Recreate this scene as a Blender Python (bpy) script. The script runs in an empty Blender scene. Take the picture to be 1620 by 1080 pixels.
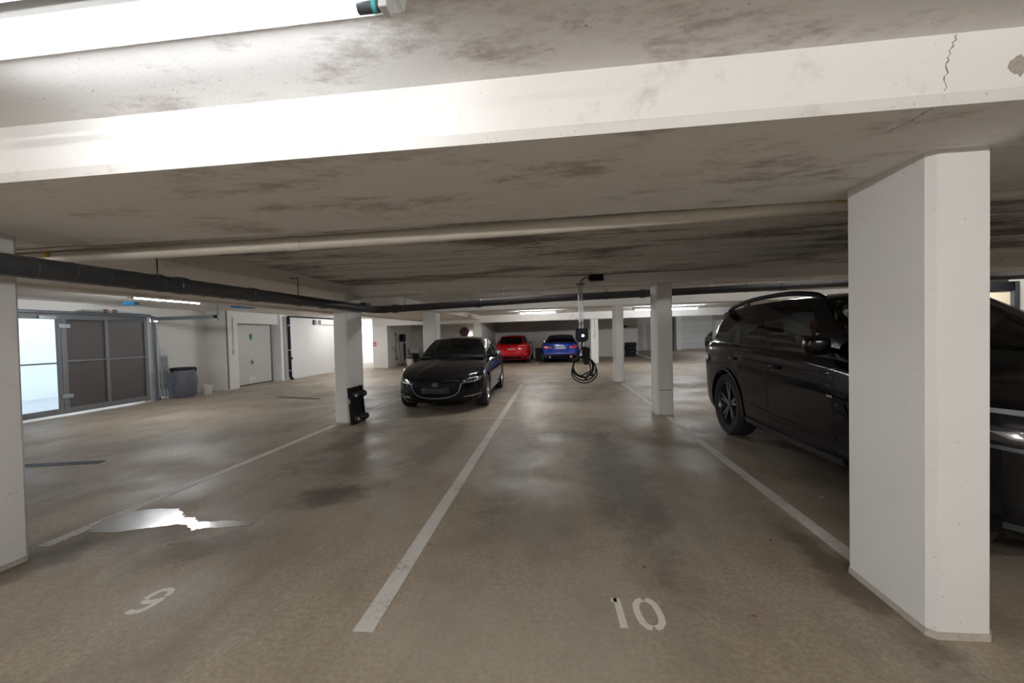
import bpy, bmesh, math, random
import numpy as np
from mathutils import Vector, Matrix
random.seed(7)
PI = math.pi
SC = bpy.context.scene
COL = SC.collection

# ------------------------------------------------------------------ camera
CAM_H = 1.45
cd = bpy.data.cameras.new('camera'); cam = bpy.data.objects.new('camera', cd); COL.objects.link(cam)
cd.sensor_fit = 'HORIZONTAL'; cd.sensor_width = 36.0; cd.lens = 640.0/1620.0*36.0
cd.clip_start = 0.05; cd.clip_end = 200
def cam_matrix(yaw, pitch, roll):
    f0 = Vector((-math.sin(yaw), math.cos(yaw), 0)); r0 = Vector((math.cos(yaw), math.sin(yaw), 0)); up = Vector((0, 0, 1))
    F = f0*math.cos(pitch) - up*math.sin(pitch); u = up*math.cos(pitch) + f0*math.sin(pitch)
    R = r0*math.cos(roll) - u*math.sin(roll); U = r0*math.sin(roll) + u*math.cos(roll)
    m = Matrix((R, U, -F)).transposed().to_4x4(); m.translation = Vector((0, 0, CAM_H)); return m
cam.matrix_world = cam_matrix(math.radians(6.184), math.radians(0.978), 0.03)
SC.camera = cam
# ------------------------------------------------------------------ world, exposure
SC.view_settings.view_transform = 'Standard'; SC.view_settings.look = 'None'
SC.view_settings.gamma = 1.0; SC.view_settings.use_curve_mapping = False
SC.view_settings.exposure = 0.88
W = bpy.data.worlds.new('world'); SC.world = W; W.use_nodes = True
W.node_tree.nodes['Background'].inputs[0].default_value = (0.80, 0.90, 1.0, 1)
W.node_tree.nodes['Background'].inputs[1].default_value = 1.9
TUBE = 150.0          # radiance of the fluorescent tubes

# ------------------------------------------------------------------ materials
def nmat(name):
    m = bpy.data.materials.new(name); m.use_nodes = True
    nt = m.node_tree; b = nt.nodes['Principled BSDF']; return m, nt, b
def pm(name, col, rough=.5, metal=0, coat=0, spec=.5, emit=None, es=0, bump=0, bscale=200, var=0):
    m, nt, b = nmat(name)
    b.inputs['Base Color'].default_value = (*col, 1); b.inputs['Roughness'].default_value = rough
    b.inputs['Metallic'].default_value = metal; b.inputs['Coat Weight'].default_value = coat
    b.inputs['Coat Roughness'].default_value = .03; b.inputs['Specular IOR Level'].default_value = spec
    if emit: b.inputs['Emission Color'].default_value = (*emit, 1); b.inputs['Emission Strength'].default_value = es
    N = nt.nodes.new
    if var or bump:
        tc = N('ShaderNodeTexCoord'); no = N('ShaderNodeTexNoise'); no.inputs['Scale'].default_value = bscale; no.inputs['Detail'].default_value = 4
        nt.links.new(tc.outputs['Object'], no.inputs['Vector'])
        if bump:
            bp = N('ShaderNodeBump'); bp.inputs['Strength'].default_value = bump; bp.inputs['Distance'].default_value = .01
            nt.links.new(no.outputs[0], bp.inputs['Height']); nt.links.new(bp.outputs[0], b.inputs['Normal'])
        if var:
            mx = N('ShaderNodeMix'); mx.data_type = 'RGBA'; mx.inputs[6].default_value = (*[c*(1-var) for c in col], 1); mx.inputs[7].default_value = (*[min(1, c*(1+var)) for c in col], 1)
            nt.links.new(no.outputs[0], mx.inputs[0]); nt.links.new(mx.outputs[2], b.inputs['Base Color'])
    return m
class NT:
    """small node-graph helper"""
    def __init__(s, nt): s.nt = nt
    def n(s, t, **kw):
        x = s.nt.nodes.new(t)
        for k, v in kw.items(): setattr(x, k, v)
        return x
    def put(s, sock, v):
        if isinstance(v, bpy.types.NodeSocket): s.nt.links.new(v, sock)
        else: sock.default_value = v
    def math(s, op, a, b=0, c=0, clamp=False):
        x = s.n('ShaderNodeMath', operation=op, use_clamp=clamp)
        for i, v in enumerate((a, b, c)): s.put(x.inputs[i], v)
        return x.outputs[0]
    def noise(s, vec, scale, detail=4, rough=.55, stretch=None, off=(0, 0, 0)):
        if stretch or off != (0, 0, 0):
            mp = s.n('ShaderNodeMapping'); mp.inputs['Scale'].default_value = stretch or (1, 1, 1); mp.inputs['Location'].default_value = off
            s.put(mp.inputs['Vector'], vec); vec = mp.outputs[0]
        x = s.n('ShaderNodeTexNoise'); x.inputs['Scale'].default_value = scale; x.inputs['Detail'].default_value = detail; x.inputs['Roughness'].default_value = rough
        s.put(x.inputs['Vector'], vec); return x.outputs[0]
    def ramp(s, v, a, b, lo=0., hi=1.):
        x = s.n('ShaderNodeMapRange', clamp=True, interpolation_type='SMOOTHSTEP'); s.put(x.inputs[0], v)
        for i, q in enumerate((a, b, lo, hi)): x.inputs[i+1].default_value = q
        return x.outputs[0]
    def mix(s, f, a, b):
        x = s.n('ShaderNodeMix', data_type='RGBA'); s.put(x.inputs[0], f)
        for i, v in ((6, a), (7, b)): s.put(x.inputs[i], v if isinstance(v, bpy.types.NodeSocket) else (*v, 1))
        return x.outputs[2]
    def bump(s, h, strength, dist, bsdf):
        x = s.n('ShaderNodeBump'); x.inputs['Strength'].default_value = strength; x.inputs['Distance'].default_value = dist
        s.put(x.inputs['Height'], h); s.nt.links.new(x.outputs[0], bsdf.inputs['Normal'])
def plaster(name, col, dirt, amount=.6, lo=.52, hi=.72, scale=1.1, stretch=(1, 1, 1), seams=0., rough=.9, chips=0.):
    """painted concrete with grime patches, fine specks and (for the slab) formwork seams"""
    m, nt, b = nmat(name); g = NT(nt); v = g.n('ShaderNodeTexCoord').outputs['Object']
    big = g.noise(v, scale, 6, .62, stretch); small = g.noise(v, 16, 5, .7, tuple(q*1. for q in stretch), (3, 7, 1))
    patch = g.ramp(g.math('ADD', g.math('MULTIPLY', big, .72), g.math('MULTIPLY', small, .28)), lo, hi)
    c = g.mix(g.math('MULTIPLY', patch, amount), col, dirt)
    tone = g.noise(v, .5, 2, .5, None, (11, 5, 2)); c = g.mix(g.ramp(tone, .35, .7, 0, .16), c, tuple(q*.8 for q in col))
    speck = g.ramp(g.noise(v, 55, 2, .5), .70, .76, 0, .45); c = g.mix(speck, c, tuple(q*.35 for q in dirt))
    h = g.noise(v, 70, 4, .6)
    if seams:
        sp = g.n('ShaderNodeSeparateXYZ'); g.put(sp.inputs[0], v)
        wob = g.math('MULTIPLY', g.noise(v, 2.5, 3, .6, (1, .1, 1)), .05)
        fr = g.math('FRACT', g.math('DIVIDE', g.math('ADD', sp.outputs[1], wob), seams))
        ln = g.ramp(g.math('ABSOLUTE', g.math('SUBTRACT', fr, .5)), .006/seams, .026/seams, 1, 0)
        ln = g.math('MULTIPLY', ln, g.ramp(g.noise(v, 1.3, 4, .7, (1, .6, 1), (5, 2, 0)), .38, .6))
        c = g.mix(g.math('MULTIPLY', ln, .8), c, tuple(q*.5 for q in dirt)); h = g.math('SUBTRACT', h, g.math('MULTIPLY', ln, 2.))
    if chips:
        ch = g.ramp(g.noise(v, 9, 5, .75, (1, 1, .7), (2, 9, 4)), .70, .725); c = g.mix(g.math('MULTIPLY', ch, chips), c, (.28, .27, .26))
    nt.links.new(c, b.inputs['Base Color']); b.inputs['Roughness'].default_value = rough; b.inputs['Specular IOR Level'].default_value = .25
    g.bump(h, .25, .006, b); return m
def floor_mat():
    m, nt, b = nmat('floor_concrete'); g = NT(nt); v = g.n('ShaderNodeTexCoord').outputs['Object']
    sp = g.n('ShaderNodeSeparateXYZ'); g.put(sp.inputs[0], v); X, Y = sp.outputs[0], sp.outputs[1]
    fine = g.noise(v, 38, 6, .7); mid = g.noise(v, 2.2, 6, .65, (1, .6, 1)); big = g.noise(v, .55, 4, .55, None, (4, 1, 0))
    c = g.mix(g.ramp(fine, .3, .72), (.255, .207, .152), (.40, .338, .262))
    c = g.mix(g.ramp(mid, .42, .68, 0, .55), c, (.19, .150, .108))
    c = g.mix(g.ramp(big, .45, .65, 0, .45), c, (.39, .34, .275))
    streak = g.noise(v, 1.6, 5, .6, (1, .16, 1), (8, 3, 0)); c = g.mix(g.ramp(streak, .52, .68, 0, .40), c, (.155, .125, .094))
    grit = g.ramp(g.noise(v, 120, 2, .5), .66, .74, 0, .5); c = g.mix(grit, c, (.11, .095, .075))
    warp = g.noise(v, 4.5, 7, .72)
    def blob(cx, cy, rx, ry, ang, ring=False):
        ca, sa = math.cos(ang), math.sin(ang)
        dx = g.math('SUBTRACT', X, cx); dy = g.math('SUBTRACT', Y, cy)
        a = g.math('DIVIDE', g.math('ADD', g.math('MULTIPLY', dx, ca), g.math('MULTIPLY', dy, sa)), rx)
        e = g.math('DIVIDE', g.math('SUBTRACT', g.math('MULTIPLY', dy, ca), g.math('MULTIPLY', dx, sa)), ry)
        d = g.math('SQRT', g.math('ADD', g.math('MULTIPLY', a, a), g.math('MULTIPLY', e, e)))
        d = g.math('ADD', d, g.math('MULTIPLY', g.math('SUBTRACT', warp, .5), 2.2))
        if ring: return g.ramp(g.math('ABSOLUTE', g.math('SUBTRACT', d, .85)), .02, .12, 1, 0)
        return g.ramp(d, .35, 1.1, 1, 0)
    for (cx, cy, rx, ry, an, st, col, ring) in [
        (.24, 5.8, .62, .30, 0, .65, (.062, .055, .046), 0), (-2.12, 3.55, .45, .30, .4, .75, (.07, .055, .042), 0),
        (-2.5, 4.4, .9, .5, .2, .55, (.10, .085, .068), 0), 
        (-2.55, 2.62, .55, .28, .5, .6, (.10, .078, .055), 0), (-3.3, 2.75, .8, .32, .15, .5, (.11, .085, .062), 0), 
        (-.2, 3.2, .5, .9, 0, .30, (.12, .10, .08), 0), (.6, 4.2, .35, 2.1, 0, .55, (.085, .075, .064), 0), (-.5, 4.6, .32, 1.9, 0, .42, (.095, .084, .07), 0),
        (-2.9, 5.6, .36, 1.5, 0, .5, (.085, .076, .066), 0), (-1.6, 5.4, .34, 1.6, 0, .45, (.09, .08, .068), 0),
        (.2, 9.0, 1.1, .7, .1, .5, (.09, .082, .07), 0), (-5.6, 5.6, 1.6, .7, .35, .4, (.13, .105, .08), 0), (-6.4, 8.6, 2.6, .55, .3, .42, (.12, .095, .07), 0),
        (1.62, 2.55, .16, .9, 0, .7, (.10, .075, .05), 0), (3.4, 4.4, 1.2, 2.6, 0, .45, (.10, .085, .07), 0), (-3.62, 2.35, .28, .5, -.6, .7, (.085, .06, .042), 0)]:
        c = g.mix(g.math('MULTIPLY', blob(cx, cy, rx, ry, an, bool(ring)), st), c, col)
    nt.links.new(c, b.inputs['Base Color'])
    r = g.ramp(g.noise(v, 1.1, 4, .6, None, (2, 6, 0)), .35, .7, .42, .66); nt.links.new(r, b.inputs['Roughness'])
    b.inputs['Specular IOR Level'].default_value = .45
    g.bump(g.math('ADD', fine, g.math('MULTIPLY', mid, .4)), .22, .006, b); return m
def glass(name, tint, rough=.02):
    m = bpy.data.materials.new(name); m.use_nodes = True; nt = m.node_tree
    for n in list(nt.nodes): nt.nodes.remove(n)
    g = NT(nt); o = g.n('ShaderNodeOutputMaterial'); t = g.n('ShaderNodeBsdfTransparent'); gl = g.n('ShaderNodeBsdfGlossy'); fr = g.n('ShaderNodeFresnel'); mx = g.n('ShaderNodeMixShader')
    t.inputs[0].default_value = (*tint, 1); gl.inputs['Roughness'].default_value = rough; fr.inputs[0].default_value = 1.5
    nt.links.new(fr.outputs[0], mx.inputs[0]); nt.links.new(t.outputs[0], mx.inputs[1]); nt.links.new(gl.outputs[0], mx.inputs[2]); nt.links.new(mx.outputs[0], o.inputs[0]); return m
def worn_paint(name, col, lo=.60, hi=.74):
    m, nt, b = nmat(name); g = NT(nt); v = g.n('ShaderNodeTexCoord').outputs['Object']
    w = g.ramp(g.math('ADD', g.math('MULTIPLY', g.noise(v, 34, 6, .75), .6), g.math('MULTIPLY', g.noise(v, 3, 3, .5), .4)), lo-.1, hi-.1, 0, .7)
    c = g.mix(w, col, (.24, .205, .165)); nt.links.new(c, b.inputs['Base Color']); b.inputs['Roughness'].default_value = .6; return m

M = {}
M['floor'] = floor_mat()
M['slab'] = plaster('ceiling_paint', (.85, .835, .83), (.33, .28, .245), .8, .485, .67, 1.5, (1, 2.2, 1), 0, .92)
M['slab_boards'] = plaster('board_marked_ceiling', (.76, .73, .70), (.14, .112, .095), .85, .47, .60, 1.0, (.55, 1.9, 1), .42, .92)
M['drive_slab'] = plaster('driveway_ceiling_paint', (.82, .785, .745), (.42, .35, .29), .5, .55, .75, 1.0, (1, 1, 1), 0, .9)
M['beam'] = plaster('beam_paint', (.84, .825, .80), (.50, .45, .40), .6, .54, .72, 2.6, (1, 1, 1), 0, .88, .5)
M['pillar'] = plaster('pillar_paint', (.80, .79, .77), (.5, .46, .42), .35, .58, .76, 3.0, (1, 1, 1), 0, .85, .4)
M['wall'] = plaster('wall_paint', (.70, .675, .64), (.42, .37, .32), .4, .58, .76, .9, (1, 1, .5), 0, .9)
M['white_wall'] = plaster('white_wall_paint', (.84, .835, .825), (.6, .57, .53), .2, .6, .8, .8, (1, 1, .4), 0, .85)
M['faint_dark'] = pm('crack_scuff_grey', (.26, .245, .23), .95)  # dark tone shared by the cracks and the scuff mark
M['spall'] = pm('spalled_concrete', (.40, .35, .30), .95, var=.35, bscale=90)
M['line'] = worn_paint('worn_white_line_paint', (.60, .575, .53))
M['digit'] = worn_paint('stencil_white_paint', (.68, .65, .60), .66, .8)
M['faint'] = worn_paint('faint_joint_filler', (.50, .455, .39), .58, .76)
M['pvc_white'] = pm('cream_plastic_pipe', (.62, .585, .52), .42, var=.12, bscale=3)
M['pvc_dark'] = pm('dark_grey_plastic_pipe', (.055, .058, .065), .33, var=.25, bscale=5)
M['steel'] = pm('galvanised_steel', (.36, .39, .42), .38, .85, var=.2, bscale=30)
M['steel_dark'] = pm('dull_grey_steel', (.10, .112, .125), .45, .6, var=.2, bscale=20)
M['gate_frame'] = pm('grey_gate_frame', (.15, .155, .16), .5, .3, var=.12, bscale=9)
M['gate_panel'] = pm('brown_grey_sheet', (.062, .054, .052), .4, .1, var=.12, bscale=6)
M['black'] = pm('black_plastic', (.006, .006, .009), .5, spec=.2)
M['rubber'] = pm('tyre_rubber', (.014, .014, .016), .75, bump=.2, bscale=90)
M['chrome'] = pm('bright_chrome', (.8, .8, .82), .12, 1)
M['alloy'] = pm('silver_alloy', (.55, .56, .58), .25, .9)
M['alloy_dark'] = pm('dark_alloy', (.16, .16, .19), .2, .9)
M['paint_black'] = pm('black_car_paint', (.003, .003, .005), .2, 0, .55, .12)
M['paint_brownblack'] = pm('brown_black_car_paint', (.003, .0024, .0038), .2, 0, .4, .1)
M['paint_red'] = pm('red_car_paint', (.42, .002, .006), .25, 0, .45, .15)
M['paint_blue'] = pm('blue_car_paint', (.004, .026, .24), .25, .1, .45, .15)
M['paint_dark'] = pm('dark_car_paint', (.02, .013, .012), .2, 0, 1)
M['fabric_top'] = pm('soft_top_fabric', (.009, .010, .016), .85, bump=.2, bscale=220)
M['interior'] = pm('dark_car_interior', (.035, .035, .038), .8, bump=.15, bscale=120)
M['tan'] = pm('tan_leather', (.16, .065, .028), .55, bump=.1, bscale=90)
M['glass'] = glass('clear_car_glass', (.72, .77, .75)); M['glass_dark'] = glass('tinted_car_glass', (.16, .16, .17))
M['gate_glass'] = glass('pale_gate_glazing', (.92, .96, .98), .05)
M['lamp_glass'] = pm('headlamp_lens', (.04, .043, .05), .06, .3, .8)
M['lamp_white'] = pm('lamp_reflector', (.75, .76, .78), .1, .8)
M['tail'] = pm('red_tail_lens', (.42, .006, .008), .12, 0, 1)
M['plate'] = pm('number_plate_white', (.55, .55, .53), .45)
M['plate_dark'] = pm('number_plate_dark', (.035, .036, .04), .5)
M['lamp_body'] = pm('white_lamp_housing', (.74, .76, .77), .4)
M['tube_near'] = pm('lit_near_tube', (.9, .9, .9), .3, emit=(.95, .98, 1.0), es=TUBE*.16)  # weak emission keeps the nearby beam face from burning out
M['tube_fill'] = pm('lit_fill_tube', (.9, .9, .9), .3, emit=(1.0, .985, .96), es=TUBE*1.35)  # boosted emission for the added aisle lamps
M['tube'] = pm('lit_fluorescent_tube', (.9, .9, .9), .3, emit=(1.0, .985, .96), es=TUBE)
M['tube_cool'] = pm('lit_cool_tube', (.9, .9, .9), .3, emit=(.93, .97, 1.0), es=TUBE)
M['tube_mid'] = pm('lit_dim_tube', (.9, .9, .9), .3, emit=(1.0, .985, .96), es=TUBE*.5)
M['turq'] = pm('turquoise_ring', (.05, .45, .5), .4)
M['blue'] = pm('bright_blue_plastic', (.01, .22, .55), .45)
M['led'] = pm('white_status_led', (.8, .85, 1), .3, emit=(.75, .82, 1), es=14)
M['led_blue'] = pm('blue_status_led', (.2, .7, 1), .3, emit=(.1, .6, 1), es=8)
M['charger'] = pm('navy_black_plastic', (.007, .007, .018), .4, spec=.2)
M['barrel'] = pm('blue_grey_plastic', (.085, .090, .115), .5, var=.15, bscale=6)
M['bucket'] = pm('off_white_plastic', (.62, .60, .55), .5)
M['door'] = pm('pale_grey_door_sheet', (.50, .49, .47), .5, var=.06, bscale=4)
M['green'] = pm('green_sign', (.01, .16, .07), .5)
M['red'] = pm('red_sign', (.62, .05, .05), .5)
M['sign_blue'] = pm('dark_blue_sign', (.035, .012, .06), .45)
M['sign_red'] = pm('dark_red_sign', (.12, .012, .02), .45)
M['wood'] = pm('brown_wood', (.22, .11, .06), .7, var=.3, bscale=12)
M['copper'] = pm('copper_pipe', (.35, .16, .08), .4, .7)
M['bulb'] = pm('lit_bulb', (1, 1, .95), .3, emit=(1, .96, .86), es=9)
M['leaf'] = pm('dry_leaf', (.20, .07, .025), .8, var=.3, bscale=60)
M['green_scrap'] = pm('green_scrap', (.01, .14, .09), .6)
M['yellow'] = pm('yellow_foam', (.55, .33, .06), .8)
M['cream'] = pm('cream_window_blind', (.70, .62, .46), .8)
M['outside_wall'] = pm('outside_white_render', (.80, .82, .84), .9, var=.06, bscale=3)
M['outside_ground'] = pm('outside_asphalt', (.42, .42, .43), .9, var=.15, bscale=8)
def water_mat():
    m, nt, b = nmat('wet_puddle'); g = NT(nt); v = g.n('ShaderNodeTexCoord').outputs['Object']
    b.inputs['Base Color'].default_value = (.12, .10, .08, 1); b.inputs['IOR'].default_value = 1.6; b.inputs['Specular IOR Level'].default_value = 1.0
    b.inputs['Coat Weight'].default_value = 1; b.inputs['Coat Roughness'].default_value = .12; b.inputs['Roughness'].default_value = .22
    g.bump(g.noise(v, 90, 4, .7), .45, .004, b); return m
M['water'] = water_mat()

# ------------------------------------------------------------------ mesh helpers
class MB:
    def __init__(s): s.v = []; s.f = []; s.mi = []
    def add(s, v, f, mi=0):
        o = len(s.v); s.v += [tuple(map(float, p)) for p in v]; s.f += [tuple(i+o for i in q) for q in f]; s.mi += [mi]*len(f); return s
    def box(s, x0, x1, y0, y1, z0, z1, mi=0):
        v = [(x, y, z) for z in (z0, z1) for y in (y0, y1) for x in (x0, x1)]
        return s.add(v, [(0, 2, 3, 1), (4, 5, 7, 6), (0, 1, 5, 4), (2, 6, 7, 3), (0, 4, 6, 2), (1, 3, 7, 5)], mi)
    def tube(s, path, r, seg=12, caps=True, mi=0, closed=False):
        P = [Vector(p) for p in path]; n = len(P); rr = r if isinstance(r, (list, tuple)) else [r]*n
        rings = []; ref = None
        for i in range(n):
            if closed: t = (P[(i+1) % n]-P[i-1]).normalized()
            else: t = (P[min(i+1, n-1)]-P[max(i-1, 0)]).normalized()
            if ref is None: ref = t.orthogonal().normalized()
            ref = (ref - t*ref.dot(t)); ref = ref.normalized() if ref.length > 1e-6 else t.orthogonal().normalized()
            b = t.cross(ref)
            rings.append([P[i]+(ref*math.cos(a)+b*math.sin(a))*rr[i] for a in [2*PI*k/seg for k in range(seg)]])
        v = [p for q in rings for p in q]; f = []
        for i in range(n if closed else n-1):
            j = (i+1) % n
            for k in range(seg): f.append((i*seg+k, i*seg+(k+1) % seg, j*seg+(k+1) % seg, j*seg+k))
        if caps and not closed: f += [tuple(range(seg-1, -1, -1)), tuple((n-1)*seg+k for k in range(seg))]
        return s.add(v, f, mi)
    def lathe(s, prof, seg=24, axis='z', c=(0, 0, 0), mi=0, caps=True):
        v = []
        for (r, h) in prof:
            for k in range(seg):
                a = 2*PI*k/seg; x, y = r*math.cos(a), r*math.sin(a)
                p = (x, y, h) if axis == 'z' else ((h, x, y) if axis == 'x' else (y, h, x))
                v.append((p[0]+c[0], p[1]+c[1], p[2]+c[2]))
        n = len(prof); f = [(i*seg+k, i*seg+(k+1) % seg, (i+1)*seg+(k+1) % seg, (i+1)*seg+k) for i in range(n-1) for k in range(seg)]
        if prof[0] == prof[-1]: caps = False
        if caps and prof[0][0] > 1e-5: f.append(tuple(range(seg-1, -1, -1)))
        if caps and prof[-1][0] > 1e-5: f.append(tuple((n-1)*seg+k for k in range(seg)))
        return s.add(v, f, mi)
    def prism(s, poly, z0, z1, mi=0, shear=0.):
        n = len(poly); v = [(x+shear*z0, y, z0) for x, y in poly]+[(x+shear*z1, y, z1) for x, y in poly]
        return s.add(v, [tuple(range(n-1, -1, -1)), tuple(range(n, 2*n))]+[(i, (i+1) % n, n+(i+1) % n, n+i) for i in range(n)], mi)
    def grid(s, fn, nu, nv, mi=0, flip=False):
        v = [fn(i/nu, j/nv) for i in range(nu+1) for j in range(nv+1)]
        f = [(i*(nv+1)+j, (i+1)*(nv+1)+j, (i+1)*(nv+1)+j+1, i*(nv+1)+j+1) for i in range(nu) for j in range(nv)]
        if flip: f = [q[::-1] for q in f]
        return s.add(v, f, mi)
    def build(s, name, mat, parent=None, smooth=None, bevel=0, loc=None, solid=0):
        me = bpy.data.meshes.new(name); me.from_pydata(s.v, [], s.f); me.validate(); me.update()
        mats = mat if isinstance(mat, (list, tuple)) else [mat]
        for q in mats: me.materials.append(M[q] if isinstance(q, str) else q)
        if len(mats) > 1 and len(me.polygons) == len(s.mi): me.polygons.foreach_set('material_index', s.mi)
        bm = bmesh.new(); bm.from_mesh(me); bmesh.ops.remove_doubles(bm, verts=bm.verts, dist=1e-5); bmesh.ops.recalc_face_normals(bm, faces=bm.faces); bm.to_mesh(me); bm.free()
        if smooth is not None:
            me.polygons.foreach_set('use_smooth', [True]*len(me.polygons)); me.set_sharp_from_angle(angle=math.radians(smooth))
        o = bpy.data.objects.new(name, me); COL.objects.link(o)
        if parent: o.parent = parent
        if loc: o.location = loc
        if solid: q = o.modifiers.new('solid', 'SOLIDIFY'); q.thickness = solid; q.offset = -1
        if bevel: q = o.modifiers.new('bevel', 'BEVEL'); q.width = bevel; q.segments = 2; q.limit_method = 'ANGLE'
        return o
def tag(o, label, cat, group=None, kind=None):
    o['label'] = label
    if cat: o['category'] = cat
    if group: o['group'] = group
    if kind: o['kind'] = kind
    return o
def struct(o, label=None):
    o['kind'] = 'structure'
    if label: o['label'] = label
    return o
def empty(name, loc=(0, 0, 0), rz=0):
    o = bpy.data.objects.new(name, None); COL.objects.link(o); o.location = loc; o.rotation_euler = (0, 0, rz); o.empty_display_size = .1; return o
def copy_tree(o, parent=None):
    c = o.copy(); COL.objects.link(c); c.parent = parent
    for ch in list(o.children): copy_tree(ch, c)
    return c
def sbox(name, dims, mat, label=None, bevel=0): return struct(MB().box(*dims).build(name, mat, bevel=bevel), label)
def arc(c, r, a0, a1, n, plane='xz'):
    out = []
    for k in range(n+1):
        a = a0+(a1-a0)*k/n; u, w = r*math.cos(a), r*math.sin(a)
        out.append((c[0]+u, c[1], c[2]+w) if plane == 'xz' else ((c[0], c[1]+u, c[2]+w) if plane == 'yz' else (c[0]+u, c[1]+w, c[2])))
    return out

# ================================================================== STRUCTURE
SOF = 2.22
sbox('floor', (-10.75, 13, -5.5, 33, -.12, 0), 'floor', 'stained brown grey concrete garage floor')
# slabs
sbox('ceiling', (-10.9, 13.2, -5.6, 1.62, 2.46, 2.6), 'slab', 'off-white painted slab above the front aisle')
sbox('ceiling', (-3.57, 13.2, 2.70, 6.78, 2.385, 2.6), 'slab_boards', 'grimy board-marked slab above bays nine and ten')
sbox('ceiling', (-3.57, 13.2, 7.40, 33.2, 2.40, 2.6), 'slab', 'off-white slab above the far aisle')
sbox('ceiling', (-10.9, -6.28, 1.58, 24.2, 2.45, 2.6), 'drive_slab', 'pale slab above the driveway inside the gate')
sbox('ceiling', (-6.30, -3.55, 2.70, 24.2, SOF, 2.6), 'drive_slab', 'dropped soffit strip between driveway and bays')
sbox('trim_1', (-6.34, -6.10, 2.72, 18.4, SOF-.035, SOF), 'drive_slab', 'narrow raised lip along the driveway soffit')
# beams (chamfered lower edges)
def beam(y0, y1, x0, x1, z0, label, mat='beam', ch=.035):
    prof = [(y0, 2.58), (y0, z0+ch), (y0+ch*.55, z0), (y1, z0), (y1, 2.58)]
    m = MB(); n = len(prof)
    m.add([(x0, y, z) for y, z in prof]+[(x1, y, z) for y, z in prof], [tuple(range(n)), tuple(range(2*n-1, n-1, -1))]+[(i, n+i, n+(i+1) % n, (i+1) % n) for i in range(n)])
    o = m.build('beam', [mat, 'slab']); 
    for p in o.data.polygons:
        if p.normal.z < -.9: p.material_index = 1
    return struct(o, label)
b1 = beam(1.60, 2.72, -10.8, 13.1, SOF, 'broad white concrete beam crossing the foreground')
beam(6.76, 7.42, -3.57, 13.1, SOF, 'concrete beam crossing behind bays nine and ten')
beam(11.62, 12.25, -3.57, 13.1, 2.18, 'second concrete cross beam above the far aisle')
beam(19.1, 19.6, -8.9, 13.1, 2.06, 'far low cross beam in front of red and blue cars')
def crack(parent, pts, axis, w=.0022, name='crack'):
    # jagged dark crack lying just proud of a face; axis: 'y' vertical face, 'z' soffit
    P = []
    for i in range(len(pts)-1):
        for k in range(6):
            t = k/6; P.append(Vector(pts[i]).lerp(Vector(pts[i+1]), t)+Vector((random.uniform(-.008, .008), 0, 0)))
    P.append(Vector(pts[-1])); m = MB()
    for a, b in zip(P[:-1], P[1:]):
        h = w*random.uniform(.4, 1.5); d = Vector((h, 0, 0)); n = Vector((0, -.0008, 0)) if axis == 'y' else Vector((0, 0, -.0008))
        m.add([a-d, a+d, b+d, b-d, a-d+n, a+d+n, b+d+n, b-d+n], [(0, 1, 2, 3), (7, 6, 5, 4), (0, 4, 5, 1), (1, 5, 6, 2), (2, 6, 7, 3), (3, 7, 4, 0)])
    return m.build(name, 'faint_dark', parent)
crack(b1, [(1.431, 1.60, 2.455), (1.41, 1.60, 2.40), (1.396, 1.60, 2.337), (1.385, 1.60, 2.262)], 'y')
crack(b1, [(1.372, 1.63, SOF), (1.373, 1.72, SOF), (1.346, 1.805, SOF)], 'z', .002)
m = MB(); m.add([(1.62+.035*math.cos(a)*random.uniform(.6, 1.1), y, 2.325+.04*math.sin(a)*random.uniform(.6, 1.1)) for y in (1.6,) for a in np.linspace(0, 2*PI, 15)[:-1]]+[(1.62, 1.5985, 2.325)], [(i, (i+1) % 14, 14) for i in range(14)]); m.build('spalled_patch', 'spall', b1)
# walls
sbox('wall_behind', (-10.9, 13.2, -5.6, -5.45, 0, 2.6), 'wall')
sbox('wall_right', (13.0, 13.2, -5.5, 33, 0, 2.6), 'wall')
sbox('wall_far', (4.9, 13.1, 30.6, 30.8, 0, 2.5), 'wall', 'far wall with pale garage doors')
sbox('wall_back', (-3.9, 4.75, 24.2, 24.4, 0, 2.5), 'wall', 'back wall behind the red and blue cars')
sbox('wall_back_return', (4.60, 4.75, 24.4, 30.7, 0, 2.5), 'white_wall')
sbox('wall_bay_end', (-10.7, -3.75, 22.6, 22.8, 0, 2.5), 'wall', 'grey end wall behind the wash corner')
sbox('wall_partition', (-3.88, -3.62, 19.75, 24.3, 0, 2.5), 'wall', 'short partition wall beside the red car')
sbox('wall_left_rear', (-10.9, -10.1, 13.95, 22.7, 0, 2.5), 'white_wall', 'bright white driveway wall')
sbox('wall_left_barrel', (-10.95, -10.70, 9.42, 11.4, 0, 2.6), 'wall', 'pale wall behind the barrel')
sbox('wall_left_pilaster', (-10.85, -10.05, 11.38, 11.86, 0, 2.52), 'wall', 'pale wall pilaster between barrel and grey door')
sbox('wall_left_lintel', (-10.85, -10.2, 11.84, 13.97, 2.08, 2.52), 'wall')
sbox('wall_left_front', (-10.95, -10.70, -5.6, 4.4, 0, 2.6), 'wall')
sbox('wall_left_header', (-10.95, -10.60, 4.3, 9.5, 2.16, 2.6), 'wall')
sbox('wall_stub', (-9.0, -8.25, 19.15, 22.65, 0, 2.5), 'white_wall', 'white wall end beside the wash corner')
sbox('wall_far_pier', (8.55, 8.9, 29.9, 30.65, 0, 2.5), 'white_wall')
sbox('wall_right_pier', (8.0, 8.5, 21.3, 21.75, 0, 2.5), 'pillar')
sbox('trim_2', (-10.12, -10.02, 17.5, 22.6, 0, .16), 'wall', 'grey kerb at the foot of the white wall')
sbox('trim_3', (4.66, 4.80, 19.7, 24.2, 0, .07), 'wall', 'low kerb running to the back wall')
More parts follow.
